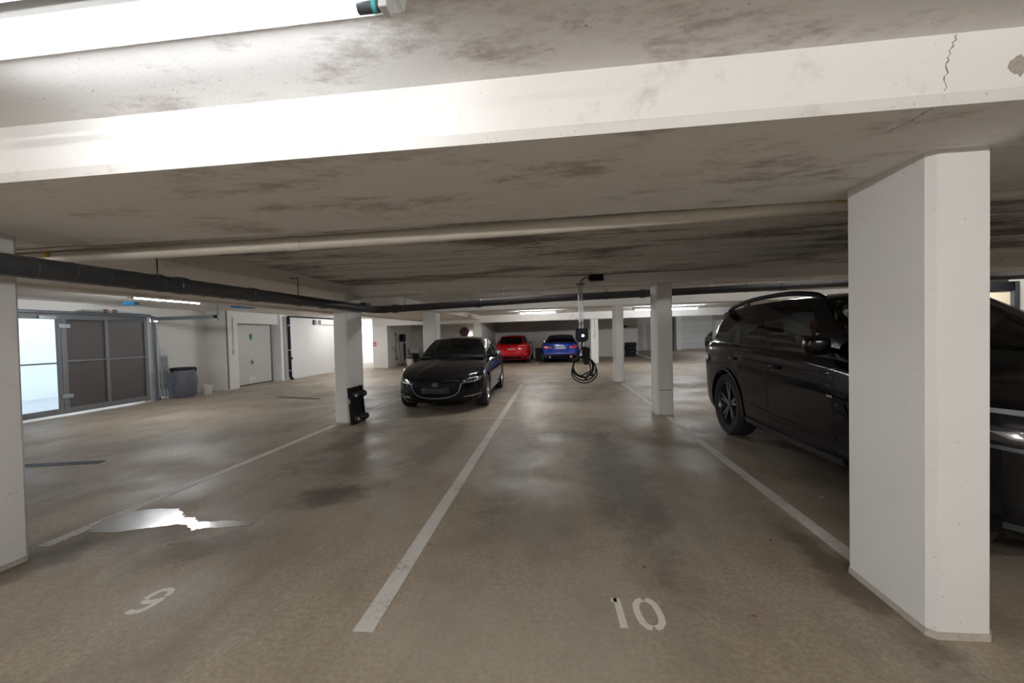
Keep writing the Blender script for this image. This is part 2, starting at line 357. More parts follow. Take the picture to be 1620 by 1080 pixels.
# pillars, slightly out of plumb, chamfered
def pillar(x0, x1, y0, y1, z1, label, ch=.028, mat='pillar', foot=True):
    poly = [(x0+ch, y0), (x1-ch, y0), (x1, y0+ch), (x1, y1-ch), (x1-ch, y1), (x0+ch, y1), (x0, y1-ch), (x0, y0+ch)]
    o = MB().prism(poly, 0, z1, shear=.010).build('pillar', mat); tag(o, label, 'pillar', kind='structure')
    if foot:
        e = .004; p2 = [(x0+ch-e, y0-e), (x1-ch+e, y0-e), (x1+e, y0+ch-e), (x1+e, y1-ch+e), (x1-ch+e, y1+e), (x0+ch-e, y1+e), (x0-e, y1-ch+e), (x0-e, y0+ch-e)]
        MB().prism(p2, 0, .035).build('base_joint', 'faint', o)
    return o
pillar(1.668, 1.935, 2.02, 2.56, SOF+.02, 'large white pillar in right foreground')
pillar(-3.95, -3.65, 1.83, 2.40, SOF+.02, 'white pillar cut by the left edge of the picture')
pillar(-3.80, -3.546, 6.55, 7.12, SOF+.02, 'white pillar with the black dolly leaning on it')
pm1 = pillar(1.66, 1.93, 7.0, 7.42, SOF+.02, 'white pillar between the hanging charger and the black SUV')
MB().box(1.70, 1.905, 6.9985, 7.001, .437, .448).build('scuff_mark', 'faint_dark', pm1)
pillar(1.65, 1.90, 11.70, 12.2, 2.2, 'slim white pillar right of the blue car')
pillar(-3.95, -3.55, 11.70, 12.2, 2.24, 'white pillar behind the black hatchback windscreen')
pillar(1.62, 1.97, 19.2, 19.55, 2.08, 'far white pillar with a small switch on it', foot=False)
pillar(-3.96, -3.60, 19.2, 19.75, 2.08, 'far white pillar left of the red car', foot=False)
sw = empty('pillar_switch', (1.80, 19.19, 1.25)); tag(sw, 'small cream switch with conduit on far white pillar', 'switch')
MB().box(-.05, .05, -.03, .0, -.06, .06).build('switch_box', 'pvc_white', sw, bevel=.008)
MB().tube([(.03, -.012, .06), (.03, -.012, .78)], .012, 8).build('conduit', 'pvc_white', sw, 40)
# garage-door panels on the far wall
for i, (x0, x1, mm, lab) in enumerate([(5.0, 6.35, 'door', 'pale far garage door beside the back wall'), (6.7, 8.1, 'door', 'pale grey far garage door beside dark gap'), (8.95, 11.2, 'white_wall', 'white far garage door behind the black SUV')]):
    r = empty('door_%d' % (i+2), ((x0+x1)/2, 30.6, 0)); struct(r, lab); w = (x1-x0)/2
    for k in range(5): MB().box(-w, w, -.05, 0, .06+k*.39, .06+k*.39+.375).build('panel', mm, r, bevel=.01)
sbox('trim_4', (8.2, 8.5, 30.5, 30.6, 0, 2.3), 'steel_dark', 'dark gap strip on the far wall')
# outside, seen through the gate
sbox('ground_outside', (-19, -10.76, 1, 18, -.16, -.02), 'outside_ground')
sbox('wall_outside', (-15.2, -15.0, 1, 18, -.1, 3.4), 'outside_wall', 'white ramp wall outside the gate')
sbox('wall_outside_return', (-15.1, -10.96, 13.6, 13.8, -.1, 3.4), 'outside_wall')

# ================================================================== FLOOR MARKINGS
def strip(name, x0, y0, x1, y1, w, mat, label, cat='line marking'):
    d = Vector((x1-x0, y1-y0)); n = Vector((-d.y, d.x)).normalized()*w/2
    k = max(1, int(d.length/.5)); m = MB(); L = [Vector((x0, y0))+d*i/k for i in range(k+1)]
    poly = [(p+n) for p in L]+[(p-n) for p in reversed(L)]
    o = m.prism([(p.x, p.y) for p in poly], .0002, .0022).build(name, mat); return tag(o, label, cat)
strip('painted_line', -.992, 1.886, -1.004, 11.63, .105, 'line', 'long white painted line between bays nine and ten')
strip('painted_line', -3.784, 2.553, -3.77, 6.53, .10, 'line', 'white painted line left of bay nine, before the dolly pillar')
strip('painted_line', -3.74, 7.16, -3.72, 9.6, .10, 'line', 'short white painted line from dolly pillar to black hatchback')
strip('painted_line', 1.80, 2.60, 1.83, 6.97, .10, 'line', 'white painted line between bay ten and the black SUV')
strip('painted_line', 1.83, 7.45, 1.81, 11.68, .10, 'line', 'white painted line between the two right-hand pillars')
strip('painted_line', -.98, 19.3, -.98, 23.8, .10, 'line', 'short white painted line between red and blue cars')
strip('floor_joint', -3.50, 6.92, 1.64, 7.0, .035, 'faint', 'faint pale joint line across the back of both bays', 'floor joint')
strip('floor_joint', 1.95, 7.05, 4.4, 7.12, .035, 'faint', 'faint pale joint line beside the black SUV rear wheel', 'floor joint')
def strokes(m, segs, w):
    for seg in segs:
        P = [Vector(p) for p in seg]; L = []; R = []
        for i, p in enumerate(P):
            t = (P[min(i+1, len(P)-1)]-P[max(i-1, 0)]).normalized(); n = Vector((-t.y, t.x))*w/2; L.append(p+n); R.append(p-n)
        for i in range(len(P)-1):
            m.prism([tuple(L[i]), tuple(L[i+1]), tuple(R[i+1]), tuple(R[i])][::-1], .0002, .0022)
    return m
ten = empty('bay_number', (.375, 2.11, 0)); tag(ten, 'white stencilled ten, two digits, on the floor of the right bay', 'number')
strokes(MB(), [[(-.088, .108), (-.080, -.112)], [(-.118, .094), (-.088, .094)]], .036).build('digit_one', 'digit', ten)
h = [(-.008, .105), (-.03, .095), (-.048, .065), (-.052, .02), (-.048, -.03), (-.04, -.07), (-.02, -.098), (.0, -.106)]
strokes(MB(), [[(x+.055, y) for x, y in h], [(-x+.063, -y) for x, y in h]], .034).build('digit_zero', 'digit', ten)
nine = empty('bay_number', (-2.325, 2.04, 0)); tag(nine, 'white stencilled nine, single digit, on the floor of the left bay', 'number')
strokes(MB(), [[(-.052, .010), (-.048, .055), (-.030, .088), (.0, .100), (.028, .092), (.045, .065), (.046, .040)],
               [(-.045, -.004), (-.020, -.020), (.010, -.012), (.030, .004)],
               [(.047, .026), (.046, -.03), (.036, -.07), (.012, -.096), (-.018, -.1), (-.044, -.094)]], .034).build('digit_nine', 'digit', nine)
PUD = [(-3.691, 2.76), (-3.798, 2.891), (-3.803, 3.018), (-3.754, 3.147), (-3.535, 3.199), (-3.341, 3.211), (-3.226, 3.131), (-3.159, 3.054), (-3.037, 3.05), (-2.948, 2.97), (-2.827, 2.975), (-2.655, 3.015), (-2.48, 2.99), (-2.462, 2.931), (-2.594, 2.898), (-2.806, 2.865), (-2.868, 2.835), (-3.009, 2.926), (-3.109, 2.922), (-3.227, 2.857), (-3.363, 2.813), (-3.496, 2.769)]
def ragged(poly, n=4, a=.018):
    out = []
    for i, p in enumerate(poly):
        q = poly[(i+1) % len(poly)]
        for k in range(n):
            t = k/n; out.append((p[0]+(q[0]-p[0])*t+random.uniform(-a, a)*(k > 0), p[1]+(q[1]-p[1])*t+random.uniform(-a, a)*.6*(k > 0)))
    return out
m = MB(); pr = ragged(PUD); m.prism(pr[::-1], .0003, .003); tag(m.build('puddle', 'water'), 'shiny water puddle across the bay nine line', 'puddle')
def slot(x0, y0, x1, y1, w, label):
    r = empty('floor_drain', ((x0+x1)/2, (y0+y1)/2, 0), math.atan2(y1-y0, x1-x0)); tag(r, label, 'drain'); L = math.hypot(x1-x0, y1-y0)/2
    MB().box(-L, L, -w/2, w/2, .0003, .004).build('channel', 'black', r)
    for s in (-1, 1): MB().box(-L, L, s*w/2-.008, s*w/2+.008, .0003, .008).build('edge_rail', 'steel_dark', r)
    k = int(L*2/.05)
    mm = MB()
    for i in range(k): mm.box(-L+i*.05+.01, -L+i*.05+.028, -w/2+.008, w/2-.008, .003, .007)
    o = mm.build('grating_bars', 'steel_dark', r); o['kind'] = 'stuff'
slot(-6.75, 4.30, -5.72, 4.48, .10, 'dark slotted drain channel beside the left pillar')
slot(-7.25, 9.82, -5.85, 9.41, .10, 'dark slotted drain channel in front of the grey door')
def leaf(x, y, s, rz, mat, label, cat='leaf'):
    P = [(-1, 0), (-.5, .38), (.1, .45), (.6, .25), (1, 0), (.55, -.3), (0, -.42), (-.55, -.3)]
    c, q = math.cos(rz), math.sin(rz); m = MB(); n = len(P)
    v = [((a*c-b*q)*s+x, (a*q+b*c)*s+y, .0015+.012*s/.05*(abs(b)+.3*abs(a))) for a, b in P]; v2 = [(a, b, z+.0012) for a, b, z in v]
    m.add(v+v2, [tuple(range(n-1, -1, -1)), tuple(range(n, 2*n))]+[(i, (i+1) % n, n+(i+1) % n, n+i) for i in range(n)])
    return tag(m.build('dry_leaf' if cat == 'leaf' else 'litter_scrap', mat), label, cat)
leaf(-.91, 2.72, .018, .6, 'leaf', 'small brown leaf scrap beside the centre painted line')
leaf(2.19, 3.64, .03, .2, 'bucket', 'pale crumpled scrap on the floor beside the SUV line', 'litter')
leaf(1.41, 2.89, .018, .8, 'leaf', 'small dark leaf scrap near the right foreground pillar')
leaf(-2.82, 2.62, .022, .3, 'green_scrap', 'small green scrap on the floor in front of the puddle', 'litter')
leaf(.95, 2.12, .016, -.6, 'leaf', 'tiny rusty leaf scrap right of the number 10')
leaf(.50, 2.52, .016, .1, 'leaf', 'tiny dark leaf scrap behind the number 10')

# ================================================================== PIPES
def hanger(parent, x, y, zt, zc, r, ax):
    m = MB(); m.tube([(x, y, zc+r*1.05), (x, y, zt)], .006, 6); m.build('hanger_rod', 'steel_dark', parent, 40)
    c = MB(); seg = 20; w = .018
    for k in range(1): pass
    ring = [(r*1.09, -w), (r*1.09, w), (r*.98, w), (r*.98, -w)]
    c.lathe(ring+[ring[0]], seg, ax, (x, y, zc)); c.build('pipe_clamp', 'steel_dark', parent, 40)
wp = empty('ceiling_pipe', (-4.4, 2.83, 2.2)); tag(wp, 'long cream plastic pipe under the ceiling behind the big beam', 'pipe')
loc = lambda p: tuple(a-b for a, b in zip(p, (-4.4, 2.83, 2.2)))
MB().tube([loc(p) for p in ((-4.40, 2.83, 2.166), (-1.4, 2.83, 2.175), (0, 2.83, 2.190), (2.1, 2.83, 2.232), (8.5, 2.83, 2.29))], .050, 20).build('pipe_run', 'pvc_white', wp, 40)
for x, z in ((-1.9, 2.173), (3.6, 2.246)): MB().lathe([(.050, -.06), (.0545, -.055), (.0545, .055), (.050, .06)], 20, 'x', loc((x, 2.83, z))).build('pipe_socket', 'pvc_white', wp, 40)
for x, z in ((-3.95, 2.168), (1.82, 2.226)): MB().lathe([(.0, -.02), (.02, -.018), (.026, .0), (.018, .02), (0, .026)], 10, 'z', loc((x, 2.783, z+.015))).build('foam_dab', 'yellow', wp, 60)
dp = empty('drain_pipe', (-3.45, 2, 1.99)); tag(dp, 'dark grey drain pipe along the left bay edge under the soffit', 'pipe')
ld = lambda p: (p[0]+3.45, p[1]-2, p[2]-1.99)
MB().tube([ld(p) for p in ((-3.45, 1.2, 1.985), (-3.45, 7.25, 2.005), (-3.43, 7.42, 2.008), (-3.38, 7.54, 2.012), (-3.32, 7.59, 2.014), (-3.242, 7.62, 2.016))], .072, 20).build('pipe_run', 'pvc_dark', dp, 45)
for y in np.arange(1.9, 4.2, .22): MB().lathe([(.0725, -.006), (.0745, -.003), (.0745, .003), (.0725, .006)], 20, 'y', ld((-3.45, float(y), 1.99))).build('pipe_band', 'steel_dark', dp, 40)
for y in (3.3, 4.2, 5.6): MB().lathe([(.074, -.05), (.080, -.045), (.080, .045), (.074, .05)], 20, 'y', ld((-3.45, y+.12, 1.995))).build('pipe_socket', 'pvc_dark', dp, 40)
for y in (3.2, 5.15):
    hanger(dp, *ld((-3.45, y, 2.30)), ld((0, 0, 1.995))[2], .072, 'y')
    q0 = ld((-3.55, y-.012, 2.295)); q1 = ld((-3.435, y+.012, 2.303)); MB().box(q0[0], q1[0], q0[1], q1[1], q0[2], q1[2]).build('hanger_bracket', 'steel_dark', dp)
MB().box(*[q for a in ((-.06, .06), (5.0, 5.18), (.03, .12)) for q in a]).build('foam_wrap', 'pvc_dark', dp, bevel=.01)
db = empty('drain_pipe', (0, 7.62, 2.1)); tag(db, 'dark grey drain pipe running crosswise behind the second beam', 'pipe')
lb = lambda x, z: (x, 0, z-2.1)
MB().tube([lb(-3.235, 2.018), lb(-3.0, 2.022), lb(0, 2.105), lb(2.5, 2.135), lb(4.7, 2.172), lb(10, 2.19)], .066, 20).build('pipe_run', 'pvc_dark', db, 45)
for x, z in ((-3.10, 2.019), (-1.45, 2.065), (1.6, 2.125), (4.0, 2.16)): MB().lathe([(.068, -.06), (.078, -.055), (.078, .055), (.068, .06)], 20, 'x', lb(x, z)).build('pipe_socket', 'pvc_dark', db, 40)
for x, z in ((-2.9, 2.025), (-.95, 2.08), (.95, 2.117), (3.4, 2.15)): hanger(db, x, 0, .30, z-2.1, .066, 'x')
vp = empty('down_pipe', (-9.98, 14.25, 0)); tag(vp, 'black vertical down pipe on the white driveway wall', 'pipe')
MB().tube([(0, 0, 2.36), (0, 0, .18), (.01, .0, .10), (.05, .0, .04), (.10, 0, .02)], .055, 14).build('pipe_run', 'black', vp, 45)
MB().tube([(0, .0, 2.38), (0, .35, 2.39), (0, 3.9, 2.40)], .032, 12).build('branch_pipe', 'black', vp, 45)
MB().tube([(-.08, -.16, 0.05), (-.08, -.16, 2.4)], .02, 8).build('thin_conduit', 'steel', vp, 45)
for z in (.35, 1.12, 2.05): MB().lathe([(.056, -.02), (.062, -.018), (.062, .018), (.056, .02)], 16, 'z', (0, 0, z)).build('pipe_clamp', 'steel', vp, 40)
MB().tube([(0, .0, .80), (.02, .10, .80)], .045, 12).build('cleaning_plug', 'black', vp, 40)

# ================================================================== LAMPS
def tube_lamp(p, L, axis, zt, label, tube='tube', wide=.09, drop=.085, detail=False):
    r = empty('tube_lamp', p, 0 if axis == 'x' else PI/2); tag(r, label, 'lamp', 'fluorescent tube lamps')
    # p = centre of the tube ; housing above up to zt
    hz = zt-p[2]-.004; a = L/2
    prof = [(-wide*.5, hz), (-wide*.42, .035), (-.02, .028), (.02, .028), (wide*.42, .035), (wide*.5, hz)]
    m = MB(); n = len(prof); b = a+.05
    m.add([(-b, y, z) for y, z in prof]+[(b, y, z) for y, z in prof], [tuple(range(n)), tuple(range(2*n-1, n-1, -1))]+[(i, n+i, n+(i+1) % n, (i+1) % n) for i in range(n)])
    m.build('housing', 'lamp_body', r)
    MB().tube([(-a+.06, 0, 0), (a-.06, 0, 0)], .0145, 14).build('tube', tube, r, 50)
    for s in (-1, 1):
        MB().tube([(s*(a-.06), 0, 0), (s*(a+.02), 0, 0)], .0150, 14).build('tube_cap', 'steel_dark', r, 50)
        e = MB(); e.box(s*(a+.02)-.012, s*(a+.02)+.012, -.025, .025, -.02, .05); e.build('end_holder', 'lamp_body', r, bevel=.004)
    return r
t1 = tube_lamp((-1.24, 1.10, 2.375), 1.55, 'x', 2.46, 'bright tube lamp on the ceiling in the top left foreground', 'tube_near', .17)
MB().lathe([(.0155, -.006), (.0165, -.004), (.0165, .004), (.0155, .006)], 14, 'x', (.765, 0, 0)).build('tube_ring', 'turq', t1, 40)
MB().box(-.86, .80, -.30, -.10, .050, .072).build('reflector_wing', 'lamp_body', t1, bevel=.006)
for x in (-.5, .5): MB().box(x-.02, x+.02, -.27, -.02, .045, .06).build('wing_bracket', 'steel', t1)
tube_lamp((-7.85, 7.50, 2.352), 1.52, 'y', 2.45, 'lit tube lamp over the driveway near the gate', 'tube_cool')
tube_lamp((-6.75, 13.6, 2.27), 1.52, 'y', 2.42, 'lit tube lamp far along the driveway beside the white wall', 'tube_cool')
tube_lamp((-9.45, 21.0, 2.33), 1.52, 'y', 2.45, 'added tube lamp hidden behind the white wall end', 'tube_cool')  # added lamp, kept out of sight, whitens the wall past the stub
tube_lamp((-8.8, 17.0, 2.33), 1.52, 'y', 2.45, 'lit tube lamp over the driveway near the wash corner', 'tube_mid')
for x, lab in ((-.8, 'added tube lamp hidden behind the second beam above the hatchback'), (4.4, 'added tube lamp hidden behind the second beam above the SUV'), (8.1, 'added tube lamp hidden behind the second beam by the cream opening')):
    tube_lamp((x, 8.3, 2.352), 1.52, 'x', 2.40, lab, 'tube_mid')  # added lamps, hidden by the beam, brighten the bays and cream panel
tube_lamp((3.75, 16.6, 2.27), 1.25, 'x', 2.40, 'lit tube lamp left of the two behind the SUV pillar', 'tube_cool')
tube_lamp((5.15, 16.9, 2.27), 1.15, 'x', 2.40, 'lit tube lamp right of the two behind the SUV pillar', 'tube_cool')
tube_lamp((-.7, 16.6, 2.30), 1.52, 'x', 2.40, 'lit tube lamp above the aisle before red and blue cars', 'tube')
tube_lamp((9.4, 25.2, 2.27), 1.52, 'x', 2.40, 'added tube lamp deep in the far right corner', 'tube_cool')  # extra lamp added for brightness in this corner
for x, lab in ((-4.6, 'added unseen tube lamp over the front aisle, left of the three behind the viewer'), (.2, 'added unseen tube lamp over the front aisle, middle of the three behind the viewer'), (5.0, 'added unseen tube lamp over the front aisle, right of the three behind the viewer')):
    tube_lamp((x, -1.6, 2.375), 1.52, 'x', 2.458, lab, 'tube_fill')  # fill lamps added out of view to lift foreground floor and soffits
tube_lamp((-7.3, -1.5, 2.375), 1.52, 'y', 2.45, 'added unseen tube lamp over the driveway beyond the left pillar', 'tube_cool')  # another fill lamp added outside the frame for brightness

# ================================================================== GATE
GX = -10.45
gt = empty('sectional_gate', (GX, 7.8, 0)); tag(gt, 'grey steel garage gate with brown panels and open glazed wicket', 'gate')
gy = lambda y: y-7.8
def gbar(nm, y0, y1, z0, z1, x0=-.03, x1=.03, mat='gate_frame', par=gt): return MB().box(x0, x1, gy(y0), gy(y1), z0, z1).build(nm, mat, par, bevel=.006)
gbar('bottom_rail', 5.0, 9.32, .05, .17); gbar('top_rail', 5.0, 9.32, 2.06, 2.17)
for nm, y0, y1 in (('side_stile', 9.25, 9.33), ('mullion', 8.345, 8.42), ('hinge_stile', 7.50, 7.60), ('mullion', 6.55, 6.62), ('side_stile', 5.0, 5.08)): gbar(nm, y0, y1, .06, 2.16, -.036, .036)
for (y0, y1) in ((8.42, 9.25), (7.60, 8.345), (5.08, 6.55)):
    gbar('cross_bar', y0, y1, 1.14, 1.185, -.01, .035)
    for (z0, z1) in ((.17, 1.14), (1.185, 2.06)): gbar('panel', y0, y1, z0, z1, -.012, .004, 'gate_panel')
wk = gbar('wicket_frame', 6.62, 6.67, .17, 2.06); 
for (y0, y1, z0, z1) in ((7.44, 7.50, .17, 2.06),): gbar('wicket_stile', y0, y1, z0, z1)
gbar('wicket_bar', 6.67, 7.44, 1.12, 1.15)
for (z0, z1) in ((.17, 1.12), (1.15, 2.06)): gbar('wicket_pane', 6.67, 7.44, z0, z1, -.006, .0, 'gate_glass')
for z in (.42, 1.92):
    MB().box(.028, .055, gy(7.46), gy(7.66), z-.045, z+.045).build('hinge', 'steel', gt, bevel=.006)
MB().box(.03, .07, gy(7.12), gy(7.42), 2.06, 2.13).build('door_closer', 'steel', gt, bevel=.008)
MB().box(.03, .10, gy(5.0), gy(9.4), 2.17, 2.235).build('lintel_tube', 'steel_dark', gt, bevel=.01)
MB().box(.03, .08, gy(7.9), gy(9.35), 2.26, 2.29).build('lintel_rail', 'steel', gt)
for y in (8.33, 8.52): MB().box(.03, .10, gy(y), gy(y)+.06, 2.235, 2.32).build('rail_bracket', 'wood', gt)
sp = empty('gate_spring_post', (-10.38, 9.47, 0)); tag(sp, 'galvanised gate post with springs and counterweight rods', 'gate post')
MB().box(-.05, .03, -.035, .03, 0, 2.2).build('post', 'steel_dark', sp, bevel=.006)
for k, (y, x) in enumerate(((.12, .02), (.20, .02), (.28, .02))):
    pts = []
    for i in range(160):
        a = i*.75; pts.append((x+.030*math.cos(a), y+.030*math.sin(a), .28+i*.0056))
    MB().tube(pts, .007, 5).build('spring', 'steel_dark', sp, 60)
    MB().tube([(x, y, .06), (x, y, .28)], .01, 8).build('spring_rod', 'steel', sp, 50)
    MB().tube([(x, y, 1.17), (x, y, 1.36)], .012, 8).build('spring_hook', 'steel', sp, 50)
MB().tube([(.03, .02, 2.2), (.06, .14, .1)], .012, 8).build('lift_arm', 'steel', sp, 50)
MB().box(-.04, .06, .06, .32, .02, .08).build('foot_plate', 'chrome', sp, bevel=.006)
MB().box(-.06, .05, -.06, .06, 2.05, 2.16).build('roller_plate', 'chrome', sp, bevel=.01)
rl = empty('gate_track', (-10.3, 9.42, 2.13)); tag(rl, 'horizontal galvanised gate track fixed to the driveway ceiling', 'gate track')
MB().box(0, 1.82, -.03, .03, -.045, .045).build('track_rail', 'steel', rl, bevel=.006)
MB().box(1.78, 1.84, -.02, .02, -.10, .32).build('ceiling_bracket', 'steel', rl)
MB().box(1.70, 1.80, -.035, -.03, -.03, .04).build('stop_plate', 'black', rl)
for (x, y, rz, l, lab) in ((-9.62, 8.24, .4, .20, 'small blue plastic clip on the driveway ceiling above gate'), (-8.40, 10.1, 1.3, .55, 'bright blue wedge strip on driveway ceiling before the grey door')):
    r = empty('blue_strip', (x, y, 2.45), rz); tag(r, lab, 'strip')
    MB().prism([(-l/2, -.05), (l/2, -.015), (l/2, .015), (-l/2, .05)], -.07, 0).build('strip_body', 'blue', r)
    MB().box(l/2, l/2+.07, -.025, .025, -.06, 0).build('strip_clip', 'steel_dark', r)

# ================================================================== SINGLE GARAGE DOOR, WALL BITS
dr = empty('door_1', (-10.42, 12.86, 0)); struct(dr, 'pale grey single garage door with green sign')
MB().box(-.03, 0, -.95, .95, .03, 2.05).build('door_leaf', 'door', dr)
for s in (-1, 1): MB().box(-.05, .02, s*.98-.03, s*.98+.03, 0, 2.09).build('door_jamb', 'gate_frame', dr)
MB().box(-.05, .02, -1.0, 1.0, 2.05, 2.09).build('door_head', 'gate_frame', dr)
MB().box(-.02, .02, -1.0, 1.0, 0, .03).build('door_sill', 'black', dr)
MB().prism([(-.06, 1.74), (.06, 1.74), (.06, 1.60), (0, 1.50), (-.06, 1.60)], 0, .006).build('green_sign', 'green', dr).rotation_euler = (PI/2, 0, PI/2)
hd = MB().box(0, .015, -.03, .03, .70, .87).build('handle_plate', 'steel', dr); MB().tube([(.012, 0, .80), (.05, 0, .80), (.05, 0, .72)], .012, 8).build('handle_grip', 'black', hd, 50)
MB().box(0, .004, -.14, .16, .12, .28).build('paper_label', 'bucket', dr)
struct(MB().box(-10.9, -10.47, 11.8, 13.98, 0, 2.1).build('wall_left_door_back', 'wall'))
cs = empty('wall_switch', (-10.05, 11.66, 1.15)); tag(cs, 'small white wall switch with conduit left of the grey door', 'switch')
MB().box(0, .05, -.05, .05, -.06, .06).build('switch_box', 'bucket', cs, bevel=.008); MB().tube([(.02, 0, .06), (.02, 0, 1.1)], .012, 8).build('conduit', 'pvc_white', cs, 45)
wc = MB().tube([(-10.03, 11.42, .03), (-10.03, 11.42, 2.44)], .014, 8).build('wall_conduit', 'steel_dark', smooth=45); tag(wc, 'thin dark conduit down the pilaster left of switch', 'conduit')
wd = empty('wall_duct', (-10.1, 16.9, 2.22)); tag(wd, 'grey duct box high on white driveway wall', 'duct'); MB().box(0, .14, -.55, 1.2, -.10, .10).build('duct_box', 'wall', wd, bevel=.01); MB().box(0, .1, -.95, -.80, -.12, .1).build('duct_bracket', 'steel_dark', wd, bevel=.01)
# barrel, bucket
bl = empty('plastic_barrel', (-10.28, 10.14, 0)); tag(bl, 'blue grey plastic barrel with dark lid beside the gate', 'barrel')
MB().lathe([(.24, 0), (.27, .02), (.295, .12), (.315, .30), (.32, .42), (.312, .56), (.29, .70), (.272, .76)], 32).build('drum', 'barrel', bl, 40)
MB().lathe([(.275, .745), (.292, .75), (.295, .80), (.285, .815), (.20, .82), (.19, .805), (0, .805)], 32).build('lid', 'black', bl, 40)
for a in (.6, 2.7, 4.6): MB().box(-.03, .03, -.012, .012, -.06, .03).build('lid_clip', 'black', bl, bevel=.004).matrix_local = Matrix.Translation((.292*math.cos(a), .292*math.sin(a), .76)) @ Matrix.Rotation(a+PI/2, 4, 'Z')
MB().box(-.04, .04, -.002, .002, -.04, .04).build('faded_label', 'wood', bl).matrix_local = Matrix.Translation((.316*math.cos(-.75), .316*math.sin(-.75), .42)) @ Matrix.Rotation(-.75+PI/2, 4, 'Z')
bk = empty('bucket', (-10.05, 10.66, 0)); tag(bk, 'small off-white bucket on the floor right of the barrel', 'bucket')
MB().lathe([(.095, 0), (.10, .005), (.128, .24), (.136, .245), (.136, .262), (.122, .262), (.118, .24), (.092, .015), (0, .012)], 24).build('pail', 'bucket', bk, 40)
MB().tube(arc((0, 0, .235), .135, PI*1.02, PI*1.98, 14, 'yz'), .004, 6).build('bail_handle', 'steel', bk, 50)

# ================================================================== DOLLY
dl = empty('furniture_dolly', (-3.46, 6.70, 0)); tag(dl, 'black furniture dolly with grey castors standing on end against pillar', 'dolly')
A = math.radians(4)
TL = Matrix.Rotation(-A, 4, 'Y')
def dpart(mb, name, mat, **k):
    o = mb.build(name, mat, dl, **k); o.matrix_local = TL; return o
dpart(MB().box(-.022, .0, -.20, .20, .01, .62), 'deck_board', 'black', bevel=.006)
for y in (-.2, .2): dpart(MB().box(-.03, .035, y-.015, y+.015, .0, .63), 'side_rail', 'black', bevel=.004)
for z in (.02, .61): dpart(MB().box(-.03, .03, -.2, .2, z-.015, z+.015), 'end_rail', 'black', bevel=.004)
for y in (-.13, .13):
    for z in (.10, .50):
        f = dpart(MB().box(0, .05, y-.035, y+.035, z-.035, z+.035), 'castor_fork', 'steel_dark', bevel=.004)
        wv = MB(); wv.lathe([(.015, -.018), (.048, -.018), (.055, -.010), (.055, .010), (.048, .018), (.015, .018)], 22, 'y', (.085, y, z-.01)); wv.build('castor_wheel', 'rubber', f, 40)
        MB().lathe([(.0, -.02), (.026, -.020), (.026, .020), (0, .020)], 16, 'y', (.085, y, z-.01)).build('wheel_hub', 'alloy', f, 40)
dpart(MB().box(-.02, .0, -.217, -.2155, .36, .44), 'white_label', 'bucket')

# ================================================================== EV CHARGER
def charger(x, y, zt, label, led, cable=True):
    r = empty('hanging_charger', (x, y, zt)); tag(r, label, 'charger')
    zb = 1.0-zt
    for s in (-1, 1): MB().box(s*.022-.014, s*.022+.014, -.02, .02, zb, 0).build('strut_rail', 'steel', r, bevel=.003)
    MB().box(-.07, .07, -.06, .06, -.012, 0).build('mount_plate', 'steel_dark', r)
    MB().box(-.03, .03, -.03, -.018, 1.58-zt, 1.62-zt).build('strut_clip', 'steel_dark', r)
    z0 = 1.30-zt
    b = MB().prism([(-.10, .04), (-.10, .20), (-.09, .215), (.09, .215), (.10, .20), (.10, .04), (.055, .0), (-.055, .0)], 0, .11).build('charger_body', 'charger', r, bevel=.01)
    b.rotation_euler = (PI/2, 0, 0); b.location = (0, -.03, z0)
    l = MB().lathe([(0, -.006), (.018, -.004), (.018, 0)], 14, 'y', (0, 0, 0)).build('status_led', led, r, 40); l.location = (.012, -.142, z0+.10)
    MB().box(.0, .075, -.10, -.02, 1.0-zt, 1.22-zt).build('plug_holster', 'black', r, bevel=.012)
    MB().box(.02, .10, -.12, -.03, .93-zt, 1.17-zt).build('plug', 'black', r, bevel=.02)
    MB().box(-.035, .02, -.03, -.015, 1.02-zt, 1.10-zt).build('label_plate', 'chrome', r)
    cz = .86-zt
    P = []
    for i in range(97):
        a = -PI*.5+2*PI*i/32; rr = (.165, .185, .155)[min(2, i//33)]; P.append((.01+rr*math.cos(a)+(.0, .012, -.01)[min(2, i//33)], -.09-.012*(i/32), cz+rr*math.sin(a)+(.03, .0, .045)[min(2, i//33)]))
    MB().tube([(.0, -.09, 1.31-zt), (-.01, -.1, 1.2-zt), (-.11, -.095, cz+.15), (-.16, -.09, cz+.03), (-.10, -.09, cz-.10)]+P[1:-1]+[(.12, -.13, cz-.03), (.115, -.13, cz+.08), (.08, -.1, .97-zt)], .011, 8).build('cable', 'black', r, 60)
    low = [(.02+.20*math.cos(a), -.14, cz-.045+.175*math.sin(a)) for a in np.linspace(-PI*1.15, PI*.15, 26)]
    MB().tube(low, .010, 8).build('cable_loop', 'black', r, 60)
    MB().box(.10, .16, -.16, -.10, cz-.11, cz-.06).build('plug_tip', 'black', r, bevel=.01)
    return r
c1 = charger(.42, 6.70, 2.24, 'black charging station on galvanised strut hanging above bay ten', 'led')
MB().tube([(.0, 0.0, -.005), (.02, -.01, .05), (.08, -.0, .10), (.115, .01, .115)], .010, 8).build('supply_conduit', 'steel_dark', c1, 60)
jb = empty('junction_box', (.685, 6.755, 2.335)); tag(jb, 'black junction box on the second beam above the hanging charger', 'junction box')
MB().box(-.11, .11, -.07, 0, -.05, .05).build('box_body', 'black', jb, bevel=.008); MB().box(-.13, -.11, -.05, -.01, -.03, .03).build('cable_gland', 'black', jb)
MB().box(-.095, .095, -.076, -.07, -.04, .04).build('box_lid', 'black', jb, bevel=.003)
charger(6.98, 6.70, 2.24, 'black charging station with blue light behind the right pillar', 'led_blue')
